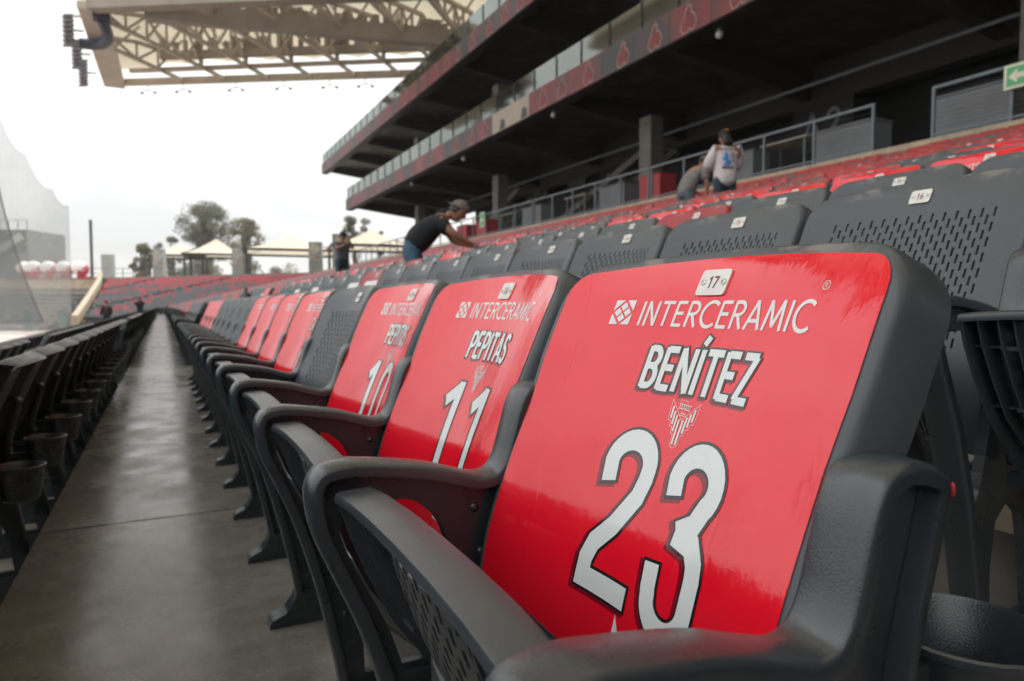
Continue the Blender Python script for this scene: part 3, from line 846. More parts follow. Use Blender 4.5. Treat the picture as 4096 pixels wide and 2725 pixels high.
def frame_mesh(name, m, fine=True):
    mb = MB()
    out = spline2(FRAME_OUT, 4 if fine else 1)
    n = len(out); cx, cz = 0.30, 0.42
    nr = []
    for i in range(n):
        a, b = out[max(i - 1, 0)], out[min(i + 1, n - 1)]
        L = math.hypot(b[0] - a[0], b[1] - a[1]); nr.append(((b[1] - a[1]) / L, -(b[0] - a[0]) / L))   # inward
    HW = 0.0250
    # cross-section of the flange: (y, inward offset)
    sec = [(-HW, 0.016), (-HW, 0.007), (-HW + 0.002, 0.003), (-HW + 0.006, 0.0006), (0, -0.0008), (HW - 0.006, 0.0006), (HW - 0.002, 0.003), (HW, 0.007), (HW, 0.016), (0.009, 0.018), (0.009, 0.0185)]
    sec = [(-0.009, 0.0185), (-0.009, 0.018)] + sec
    if not fine: sec = [(-0.009, 0.018), (-HW, 0.014), (-HW, 0.005), (-HW + 0.006, 0.0), (HW - 0.006, 0.0), (HW, 0.005), (HW, 0.014), (0.009, 0.018)]
    rows = [[(p[0] + q[0] * o - OX, y, p[1] + q[1] * o) for y, o in sec] for p, q in zip(out, nr)]
    mb.grid(rows)
    # web plate with its openings
    ol = [(p[0] + q[0] * 0.010, p[1] + q[1] * 0.010) for p, q in zip(out, nr)]
    ha = spline2(HOLE_A + [HOLE_A[0]], 3 if fine else 1)[:-1]
    loops = [[Vector((x, z, 0)) for x, z in l] for l in (ol, ha, HOLE_B)]
    flat = [v for l in loops for v in l]
    tris = tessellate_polygon(loops)
    for y in (-0.0085, 0.0085):
        ids = [mb.vert((v.x - OX, y, v.y)) for v in flat]
        for t in tris: mb.face([ids[k] for k in t])
    for l in loops[1:]:
        k = len(l)
        for i in range(k):
            a, b = l[i], l[(i + 1) % k]
            mb.poly([(a.x - OX, -0.0085, a.y), (b.x - OX, -0.0085, b.y), (b.x - OX, 0.0085, b.y), (a.x - OX, 0.0085, a.y)])
    me = mb.mesh(name, m, 35)
    return fixn(me)
def foot_mesh(m):
    mb = MB()
    ol = [(0.222, 0.0), (0.224, 0.016), (0.236, 0.026), (0.262, 0.036), (0.280, 0.056), (0.292, 0.085), (0.500, 0.085), (0.508, 0.05), (0.518, 0.026), (0.524, 0.014), (0.524, 0.0)]
    hw = [0.022, 0.026, 0.027, 0.027, 0.026, 0.0245, 0.0245, 0.026, 0.027, 0.027, 0.026]
    a = [mb.vert((x - OX, -w, z)) for (x, z), w in zip(ol, hw)]; b = [mb.vert((x - OX, w, z)) for (x, z), w in zip(ol, hw)]
    mb.face(a); mb.face(b[::-1])
    for k in range(len(ol)): mb.face((a[k], a[(k + 1) % len(ol)], b[(k + 1) % len(ol)], b[k]))
    return fixn(mb.mesh('foot', m, 30))
def cup_mesh(m):
    mb = MB()
    mb.lathe((0.560 - OX, 0, 0.465), [(0.0, 0.0), (0.042, 0.0), (0.049, 0.006), (0.062, 0.092), (0.0655, 0.096), (0.0655, 0.101), (0.062, 0.102), (0.059, 0.098), (0.046, 0.010), (0.0, 0.008)], 28)
    mb.bar((0.45 - OX, 0, 0.50), (0.515 - OX, 0, 0.50), 0.03, 0.03); mb.bar((0.44 - OX, 0, 0.545), (0.512 - OX, 0, 0.548), 0.02, 0.014)
    return fixn(mb.mesh('cup_holder', m, 40))
# ---- tip-up seat, folded
SZ = [0.33, 0.36, 0.42, 0.48, 0.55, 0.60, 0.618]
SX = [0.356, 0.338, 0.298, 0.264, 0.236, 0.221, 0.216]
def seat_mesh(name, m, fine=True):
    mb = MB()
    HW = 0.209
    def dish(u, z): return 0.036 * max(0.0, 1 - (u / 0.150) ** 2) ** 0.6 * min(1.0, max(0.0, (0.6135 - z) / 0.012))
    def Q(u, z, d, rel=False):
        e = d if rel else d + dish(u, z)
        return (smooth_interp(z, SZ, SX) - e - 0.10 * u * u - OX, u * interp(z, [0.34, 0.45, 0.58, 0.62], [0.86, 0.94, 1.0, 1.0]), z - e * 0.12)
    CW, CH = 0.0130, 0.0140
    nc = 24 if fine else 4; uw = 24 * CW / nc; u0 = -uw * nc / 2
    zs = [0.34, 0.37, 0.40] + [0.41 + CH * k for k in range(15)] + [0.6135] if fine else [0.34, 0.45, 0.55, 0.6135]
    ul = [-HW, -HW + 0.03] + [u0 + uw * k for k in range(nc + 1)] + [HW - 0.03, HW]
    F = [[mb.vert(Q(u, z, 0)) for u in ul] for z in zs]
    B = [[mb.vert(Q(u, z, 0.004)) for u in ul] for z in zs]
    skip = set()
    if fine:
        for c in range(nc):
            j = 3 + c % 2; i = c + 2; uc = u0 + uw * (c + 0.5)
            while j + 2 <= 17:
                zc = 0.41 + CH * (j - 3) + CH
                a, b = 0.0030, 0.0082
                fi = [mb.vert(Q(uc + du, zc + dz, 0)) for du, dz in ((-a, -b), (-a, 0), (-a, b), (a, b), (a, 0), (a, -b))]
                bi = [mb.vert(Q(uc + du, zc + dz, 0.004)) for du, dz in ((-a, -b), (-a, 0), (-a, b), (a, b), (a, 0), (a, -b))]
                ring = [(j, i), (j + 1, i), (j + 2, i), (j + 2, i + 1), (j + 1, i + 1), (j, i + 1)]
                for k in range(6):
                    p, q = ring[k], ring[(k + 1) % 6]; k2 = (k + 1) % 6
                    mb.face((F[p[0]][p[1]], F[q[0]][q[1]], fi[k2], fi[k])); mb.face((B[q[0]][q[1]], B[p[0]][p[1]], bi[k], bi[k2])); mb.face((fi[k], fi[k2], bi[k2], bi[k]))
                skip |= {(j, i), (j + 1, i)}; j += 2
    for j in range(len(zs) - 1):
        for i in range(len(ul) - 1):
            if (j, i) in skip: continue
            mb.face((F[j][i], F[j + 1][i], F[j + 1][i + 1], F[j][i + 1])); mb.face((B[j][i], B[j][i + 1], B[j + 1][i + 1], B[j + 1][i]))
    # top band with rounded edges
    sec = [(0.000, 0.608), (0.0, 0.613), (0.002, 0.6165), (0.007, 0.618), (0.040, 0.6165), (0.0445, 0.6145), (0.046, 0.610), (0.045, 0.604), (0.041, 0.604)]
    us = [-HW - 0.001, -HW + 0.002, -0.15, -0.08, 0, 0.08, 0.15, HW - 0.002, HW + 0.001]
    rows = []
    for k, u in enumerate(us):
        sh = 0.0012 if k in (0, len(us) - 1) else 0
        dip = 0.006 * (abs(u) / HW) ** 3
        rows.append([(smooth_interp(0.612, SZ, SX) - d - 0.10 * u * u - OX, u, z - dip - sh) for d, z in sec])
    mb.grid(rows); mb.poly(rows[0]); mb.poly(rows[-1][::-1])
    # side cheeks
    for s in (-1, 1):
        r = []
        for z in (0.345, 0.40, 0.46, 0.52, 0.57, 0.607):
            dp = interp(z, [0.345, 0.42, 0.607], [0.016, 0.040, 0.045])
            r.append([Q(s * HW, z, 0.0, True), Q(s * HW, z, dp, True), Q(s * (HW - 0.005), z, dp, True), Q(s * (HW - 0.005), z, 0.0, True)])
        mb.grid(r)
    # stiffening ribs with little pins
    for u in ((0.186, 0.160, 0.140, -0.140, -0.160, -0.186) if fine else (0.15, -0.15)):
        r = []
        for z in (0.40, 0.46, 0.52, 0.57, 0.606):
            dp = interp(z, [0.40, 0.46, 0.606], [0.014, 0.032, 0.041])
            r.append([Q(u - 0.0015, z, 0.002, True), Q(u - 0.0015, z, dp, True), Q(u + 0.0015, z, dp, True), Q(u + 0.0015, z, 0.002, True)])
        mb.grid(r)
    if fine:
        for z in (0.475, 0.565):
            for sg in (-1, 1):
                mb.bar(Q(sg * 0.134, z, 0.030, True), Q(sg * 0.166, z, 0.030, True), 0.006, 0.006)
                r = [[Q(sg * u, z - 0.0015, 0.002, True), Q(sg * u, z - 0.0015, 0.026, True), Q(sg * u, z + 0.0015, 0.026, True), Q(sg * u, z + 0.0015, 0.002, True)] for u in (0.160, 0.185, 0.209)]
                mb.grid(r)
    # rounded belly of the pan
    bu = [-0.17, -0.15, -0.10, -0.05, 0, 0.05, 0.10, 0.15, 0.17]
    rows = []
    for z in (0.30, 0.315, 0.345, 0.385, 0.425, 0.455, 0.472):
        r = []
        for u in bu:
            k = max(0, 1 - (u / 0.17) ** 2) ** 0.5 * max(0, 1 - ((z - 0.385) / 0.0875) ** 2) ** 0.5
            r.append(Q(u, z, -0.004 + 0.082 * k, True))
        rows.append(r)
    mb.grid(rows)
    # hinge bar under the seat
    mb.bar((0.352 - OX, -0.222, 0.345), (0.352 - OX, 0.222, 0.345), 0.022, 0.022)
    return fixn(mb.mesh(name, m, 38))

ME = {}
ME['back_grey'] = back_mesh('backrest', M['grey'], True)
ME['back_red'] = back_mesh('backrest', M['redplastic'], True)
ME['back_plain'] = back_mesh('backrest', M['grey'], False)
ME['back_grey_lo'] = back_mesh('backrest', M['grey'], False, False)
ME['back_red_lo'] = back_mesh('backrest', M['redplastic'], False, False)
ME['frame'] = frame_mesh('arm_frame', M['frame'])
ME['frame_lo'] = frame_mesh('arm_frame', M['frame'], False)
ME['foot'] = foot_mesh(M['frame'])
ME['cup'] = cup_mesh(M['frame'])
ME['seat'] = seat_mesh('seat', M['seatpan'])
ME['seat_lo'] = seat_mesh('seat', M['seatpan'], False)
ME['plate'] = plate_mesh()
_mb = MB(); _mb.ellipsoid((0, 0, 0), (0.0065, 0.0050, 0.0065), 10, 6); ME['bolt'] = _mb.mesh('bolt', M['frame'], 60)
ME['rivet1'] = rivet_mesh(0.0150); ME['rivet2'] = rivet_mesh(-0.0150)
ME['sticker'] = sticker_mesh('sticker', M['red'])
ME['panel'] = sticker_mesh('advert_panel', M['pale'], z0=0.47, z1=0.80, wlim=0.165, arch=False)
for n in range(0, 31): ME['dig%d' % n] = None

# printed artwork meshes
def logo_mesh():
    mb = MB(); x0, x1, z0, z1 = -0.147, -0.1155, 0.7965, 0.8255
    X = lambda a: x0 + (x1 - x0) * a
    Z = lambda a: z0 + (z1 - z0) * a
    def quad(pts, d): mb.poly([onback(X(a), Z(b), d) for a, b in pts])
    d = 0.0014
    # four corner triangles and a lattice of four small diamonds
    quad([(0, 1), (0.44, 1), (0, 0.56)], d); quad([(1, 1), (1, 0.56), (0.56, 1)], d)
    quad([(0, 0), (0, 0.44), (0.44, 0)], d); quad([(1, 0), (0.56, 0), (1, 0.44)], d)
    for cx, cz in ((0.5, 0.735), (0.5, 0.265), (0.265, 0.5), (0.735, 0.5)):
        k = 0.185; quad([(cx, cz + k), (cx + k, cz), (cx, cz - k), (cx - k, cz)], d)
    return fixn(mb.mesh('logo', M['white']))
def crest_mesh():
    mb = MB(); cx, w = 0.0185, 0.0215
    zt, zb = 0.7215, 0.6755
    Z = lambda a: zb + (zt - zb) * a
    d = 0.0014
    ol = [(-1, 1), (0, 0.60), (1, 1), (0.92, 0.56), (0.70, 0.54), (0.68, 0.44), (0.48, 0.42), (0.46, 0.30), (0.27, 0.28), (0.24, 0.06), (0, 0), (-0.24, 0.06), (-0.27, 0.28), (-0.46, 0.30), (-0.48, 0.42), (-0.68, 0.44), (-0.70, 0.54), (-0.92, 0.56), (-1, 1)]
    ribbon(mb, [(cx + a * w, Z(b)) for a, b in ol], 0.0005, onback, 0, 0.004, d)
    for k, (a, b0, b1) in enumerate(((0.11, 0.08, 0.60), (0.33, 0.34, 0.68), (0.54, 0.48, 0.76), (0.75, 0.60, 0.86))):
        for s in (-1, 1): ribbon(mb, [(cx + s * a * w, Z(b0)), (cx + s * (a + 0.03) * w, Z(b1))], 0.0026, onback, 0, 0.004, d + 0.0001)
    ribbon(mb, [(cx - 0.42 * w, Z(1.02)), (cx + 0.1 * w, Z(1.0)), (cx + 0.0 * w, Z(0.68)), (cx - 0.42 * w, Z(1.02))], 0.0003, onback, 0, 0.004, d)
    # small script word above: a loose run of loops
    pts = []
    for k in range(40):
        t = k / 39; pts.append((cx - 0.0095 + 0.019 * t + 0.0009 * math.sin(t * 38), 0.7170 + 0.0019 * math.cos(t * 38) - 0.001 * t))
    ribbon(mb, pts, 0.0007, onback, 0, 0.004, d + 0.0003)
    ribbon(mb, [(cx - 0.0095, 0.7138), (cx, 0.7142), (cx + 0.0085, 0.7128)], 0.0008, onback, 0, 0.004, d + 0.0003)
    for z, hw in ((0.7095, 0.0045), (0.7075, 0.0065)):
        ribbon(mb, [(cx - hw, z), (cx + hw, z - 0.0006)], 0.0006, onback, 0, 0.002, d + 0.0003)
    return fixn(mb.mesh('crest', M['white']))
def reg_mesh():
    mb = MB(); ribbon(mb, arc(0.1525, 0.8368, 0.0042, 0.0038, 0, 360, 20), 0.0007, onback, 0, 0.002, 0.0014)
    for k, s in enumerate(text_strokes('R', 0.1508, 0.1542, 0.8348, 0.8388)): ribbon(mb, s, 0.0006, onback, 0, 0.002, 0.0014 + k * 0.00004)
    return fixn(mb.mesh('registered_mark', M['white']))
def pennant_mesh():
    mb = MB(); z = 0.470
    mb.poly([onback(x, zz, 0.0014) for x, zz in ((0.000, z), (0.006, 0.512), (0.016, 0.492), (0.026, z))])
    ribbon(mb, [(0.030, 0.502), (0.046, 0.500)], 0.004, onback, 0, 0.003, 0.0014); ribbon(mb, [(0.030, 0.490), (0.052, 0.488)], 0.004, onback, 0, 0.003, 0.0014)
    return fixn(mb.mesh('small_emblem', M['white']))
BRAND = text_strokes('INTERCERAMIC', -0.102, 0.148, 0.7960, 0.8240, 0.13)
ME['brand'] = lettering('brand_lettering', BRAND, 0.0036, M['white'], 0.0013, 0.0)
ME['logo'] = logo_mesh(); ME['crest'] = crest_mesh(); ME['reg'] = reg_mesh(); ME['emblem'] = pennant_mesh()
def art(name_txt, num_txt, hw):
    nm = text_strokes(name_txt, 0.0185 - hw, 0.0185 + hw, 0.7285, 0.7735, 0.12)
    res = [('name_shadow', lettering('name_shadow', nm, 0.0114, M['shade'], 0.0011, 0.0022, -0.0026, -0.0020)),
           ('name_outline', lettering('name_outline', nm, 0.0110, M['black'], 0.0014, 0.0020)),
           ('name_lettering', lettering('name_lettering', nm, 0.0072, M['white'], 0.0018, 0.0))]
    if num_txt == '23':
        st = [[(-0.0585, 0.628)] + arc(-0.0330, 0.6490, 0.0300, 0.0255, 178, 0, 16) + [(-0.003, 0.640), (-0.007, 0.622), (-0.030, 0.588), (-0.052, 0.566), (-0.0585, 0.548), (-0.058, 0.5265)], [(-0.0690, 0.5290), (0.0150, 0.5290)],
              [(0.0445, 0.636)] + arc(0.0700, 0.6515, 0.0290, 0.0255, 178, -40, 18) + [(0.084, 0.618), (0.064, 0.6065)], [(0.062, 0.6065), (0.090, 0.603), (0.1000, 0.590), (0.1030, 0.578), (0.1040, 0.556)] + arc(0.0755, 0.548, 0.0285, 0.0250, 0, -178, 18) + [(0.0455, 0.552), (0.0430, 0.574)]]
    else:
        n = len(num_txt); st = text_strokes(num_txt, -0.072 if n > 1 else -0.02, 0.108 if n > 1 else 0.06, 0.512, 0.688, 0.20)
    res += [('number_shadow', lettering('number_shadow', st, 0.0285, M['shade'], 0.0011, 0.0040, -0.0045, -0.0035)),
            ('number_outline', lettering('number_outline', st, 0.0275, M['black'], 0.0014, 0.0030)),
            ('number_lettering', lettering('number_lettering', st, 0.0215, M['white'], 0.0018, 0.0))]
    return res
ARTS = {0: art('BENI´TEZ', '23', 0.082), 1: art('PEPITAS', '11', 0.078), 2: art('PEPITOS', '10', 0.078), 4: art('CAR', '0', 0.05)}

# ------------------------------------------------------------------ the seats
ONES = ['', 'first', 'second', 'third', 'fourth', 'fifth', 'sixth', 'seventh', 'eighth', 'ninth', 'tenth', 'eleventh', 'twelfth', 'thirteenth', 'fourteenth', 'fifteenth', 'sixteenth', 'seventeenth', 'eighteenth', 'nineteenth']
TENS = {2: ('twentieth', 'twenty'), 3: ('thirtieth', 'thirty'), 4: ('fortieth', 'forty'), 5: ('fiftieth', 'fifty'), 6: ('sixtieth', 'sixty'), 7: ('seventieth', 'seventy'), 8: ('eightieth', 'eighty')}
def ordinal(n):
    if n < 20: return ONES[n]
    t, o = divmod(n, 10)
    return TENS[t][0] if o == 0 else TENS[t][1] + '-' + ONES[o]
COLS = {0: 'SSSgSSSSgggggSSSS', 1: 'ggggggggwWggWgWg', 2: 'ggggrgggggSgrggg', 3: 'SSSSSgSSgggSgSSg', 4: 'SSSSgSrSSgSgg', 5: 'rSgSSgrgSSg'}
crng = random.Random(21)
def seat_kind(n, i):
    p = COLS.get(n, '')
    if 0 <= i < len(p): return p[i]
    if n < 0 or i < 0: return 'g'
    if n >= 12: return 'r' if crng.random() < 0.9 else 'g'
    run = math.sin(i * 0.7 + n * 2.1) + math.sin(i * 0.23 + n * 0.9) + crng.uniform(-1, 1)
    lim = 0.15 - n * 0.09
    if run > lim: return 'r' if crng.random() < 0.35 + 0.05 * n else 'S'
    return 'W' if crng.random() < 0.03 else 'g'

sd = math.sin(R(27.1)); cd = math.cos(R(27.1))
def view(p):
    d = Vector(p) - Vector((0, 0, CAM_H))
    ph = R(2.95)
    f = Vector((sd * math.cos(ph), cd * math.cos(ph), -math.sin(ph))); r = Vector((cd, -sd, 0)); u = r.cross(f)
    z = d.dot(f)
    if z < 0.05: return None
    k = 24 / 36
    return (d.dot(r) / z * k, d.dot(u) / z * k, z)     # x in -0.5..0.5, y in -0.33..0.33
allseats = []
for n in range(-4, NTOP + 1):
    x = row_x(n) + OX; y = row_y(n); i = 0
    while y - PITCH > -3.0: y -= PITCH; i -= 1
    while y < y_end(row_x(n)) - 0.3:
        if not (STAIR_Y - 0.62 < y < STAIR_Y + 0.62) and not (n == 0 and i < 0):
            v = view((x + 0.15, y, row_h(n) + 0.80))
            inside = False
            for px, py, pz in ((0.15, 0, 0.80), (0.15, 0.2, 0.80), (-0.15, 0.2, 0.60), (-0.15, -0.2, 0.60), (-0.1, -0.25, 0.30), (-0.1, 0.0, 0.45)):
                w = view((x + px, y + py, row_h(n) + pz))
                if w is not None and -0.51 < w[0] < 0.51 and -0.34 < w[1] < 0.34: inside = True
            # seats of the lowest rows sink out of sight behind the row above
            allseats.append((v[2] if v else 99, inside, n, i, x, y, row_h(n), seat_kind(n, i)))
        y += PITCH; i += 1
vis = sorted([s for s in allseats if s[1]], key=lambda s: s[0])
MAXI = 300
chosen = vis[:MAXI]
keys = {(s[2], s[3]) for s in chosen}
rest = [s for s in allseats if (s[2], s[3]) not in keys]

def chair(s, lab):
    dist, _, n, i, x, y, h, kind = s
    t = empty('stadium_seat', (x, y, h))
    near = dist < 9
    sfx = '' if near else '_lo'
    if kind in 'gW': link('backrest', ME['back_grey' if near else 'back_grey_lo'], t)
    elif kind in 'rw': link('backrest', ME['back_red' if near else 'back_red_lo'], t)
    else: link('backrest', ME['back_plain' if near else 'back_grey_lo'], t)
    link('seat', ME['seat' + sfx], t)
    end = -0.003 if n == 0 and i == 0 else 0
    fr = link('arm_frame', ME['frame' + sfx], t, (0, -PITCH / 2 + end, end * 1.8))
    link('foot', ME['foot'], fr)
    if dist < 2.6:
        for bx, bz in ((0.352, 0.560), (0.362, 0.500), (0.300, 0.225)): link('bolt', ME['bolt'], fr, (bx - OX, -0.0085, bz))
    if end:
        mb = MB(); mb.ellipsoid((0.4950 - OX, -0.0228, 0.6950), (0.0016, 0.0022, 0.0055), 10, 7); mb.build('red_smear', M['redpaint'], fr, 60)
    link('cup_holder', ME['cup'], t, (0, -PITCH / 2, 0))
    if kind == 'S':
        stk = link('sticker', ME['sticker'], t)
        if n == 0 and i in ARTS:
            for nm, me in ARTS[i]: link(nm, me, stk)
        if n == 0 and i in (0, 1, 2):
            link('crest', ME['crest'], stk); link('small_emblem', ME['emblem'], stk)
        if dist < 9:
            link('brand_lettering', ME['brand'], stk); link('logo', ME['logo'], stk)
            if dist < 2: link('registered_mark', ME['reg'], stk)
    elif kind in 'Ww': link('advert_panel', ME['panel'], t)
    if n >= 0:
        pl = link('number_plate', ME['plate'], t)
        num = (16 if n == 1 else 17) - i
        if dist < 5 and num > 0:
            if ME['dig%d' % num] is None: ME['dig%d' % num] = digits_mesh(num)
            link('digits', ME['dig%d' % num], pl); link('rivet', ME['rivet1'], pl); link('rivet', ME['rivet2'], pl)
    tag(t, lab, 'seat', 'folding seats in the stand')
    return t
KINDTXT = {'g': 'grey seat', 'S': 'red-stickered seat', 'r': 'red seat', 'W': 'white-panelled grey seat', 'w': 'white-panelled red seat'}
cnt = {}
for s in chosen:
    n, i = s[2], s[3]; cnt[n] = cnt.get(n, 0) + 1; k = cnt[n]
    if n == 0:
        lab = {0: 'glossy red seat printed BENÍTEZ and 23, nearest the camera', 1: 'glossy red seat printed PEPITAS and 11, behind number 23', 2: 'glossy red seat printed PEPITOS and 10',
               3: 'grey perforated seat between the PEPITOS and the CAR seat', 4: 'glossy red seat whose print starts with CAR'}.get(i) or '%s, %s along the aisle row from number 23' % (KINDTXT[s[7]], ordinal(k))
    elif n > 0: lab = '%s, %s from the camera, in the %s row above the aisle row' % (KINDTXT[s[7]], ordinal(k), ordinal(n))
    else: lab = 'seat seen from behind, %s from the camera, %s row left of the aisle' % (ordinal(k), ordinal(-n))
    chair(s, lab)

def low_chair(mb, o, ax, ay, kind):
    """o floor point, ax direction to the back, ay along the row"""
    def T(x, y, z): return (o[0] + ax.x * (x - OX) + ay.x * y, o[1] + ax.y * (x - OX) + ay.y * y, o[2] + z)
    red = kind in 'rSw'
    mb.cur = 1 if red else 0
    zs = ((0.40, 0.386), (0.60, 0.424), (0.80, 0.510), (0.862, 0.541), (0.874, 0.556))
    hw = (0.222, 0.226, 0.229, 0.215, 0.17)
    rows = [[T(x - 0.036, -w, z - 0.004), T(x, 0, z), T(x - 0.036, w, z - 0.004)] for (z, x), w in zip(zs, hw)]
    mb.grid(rows)
    mb.cur = 1 if kind in 'rw' else 0
    for s in (-1, 1):
        mb.grid([[T(x - 0.036, s * w, z - 0.004), T(x + 0.018, s * w * 0.98, z - 0.012)] for (z, x), w in zip(zs, hw)])
    mb.cur = 2
    mb.poly([T(0.17, -0.21, 0.61), T(0.22, -0.21, 0.615), T(0.22, 0.21, 0.615), T(0.17, 0.21, 0.61)])
    mb.poly([T(0.17, -0.21, 0.61), T(0.17, 0.21, 0.61), T(0.31, 0.21, 0.34), T(0.31, -0.21, 0.34)])
    a = [(0.15, 0.62), (0.17, 0.645), (0.36, 0.61), (0.44, 0.715), (0.51, 0.70), (0.42, 0.42), (0.42, 0.0), (0.29, 0.0), (0.24, 0.30)]
    for y in (-PITCH / 2 - 0.02, -PITCH / 2 + 0.02): mb.poly([T(x, y, z) for x, z in a])
    for p, q in zip(a[:6], a[1:6] + [a[6]]):
        mb.poly([T(p[0], -PITCH / 2 - 0.02, p[1]), T(q[0], -PITCH / 2 - 0.02, q[1]), T(q[0], -PITCH / 2 + 0.02, q[1]), T(p[0], -PITCH / 2 + 0.02, p[1])])
    mb.poly([T(0.15, -PITCH / 2 - 0.02, 0.62), T(0.15, -PITCH / 2 + 0.02, 0.62), T(0.24, -PITCH / 2 + 0.02, 0.30), T(0.24, -PITCH / 2 - 0.02, 0.30)])
mb = MB(); AX, AY = Vector((1, 0)), Vector((0, 1))
for s in rest: low_chair(mb, (s[4], s[5], s[6]), AX, AY, s[7])
o = mb.build('distant_seats', [M['fargrey'], M['farred'], M['frame']])
tag(o, 'mass of far grey and red seats running down the stand', 'seats', kind='stuff')
mb = MB(); brng = random.Random(4)
for n in range(-4, NTOP + 1):
    st = Vector((row_x(n) + OX, y_end(row_x(n) + OX)))
    k = 0
    while st.x + D2.x * (0.4 + k * PITCH) > BEND_X + 0.5:
        sft = 0.4 + k * PITCH
        if not any(abs(sft - a - n * 0.12) < 0.6 for a in (9.5, 22.0)):
            p = st + D2 * sft
            pr = 0.15 + 0.055 * max(0, n - 3) + 0.35 * math.sin(k * 0.19 + n * 0.35) * math.sin(k * 0.07 - n * 0.6)
            if n >= 13: pr = 0.95
            low_chair(mb, (p.x, p.y, row_h(n)), N2, D2, 'r' if brng.random() < pr else 'g')
        k += 1
o = mb.build('corner_seats', [M['fargrey'], M['farred'], M['frame']])
tag(o, 'block of tiny red and grey seats in the far corner stand', 'seats', kind='stuff')

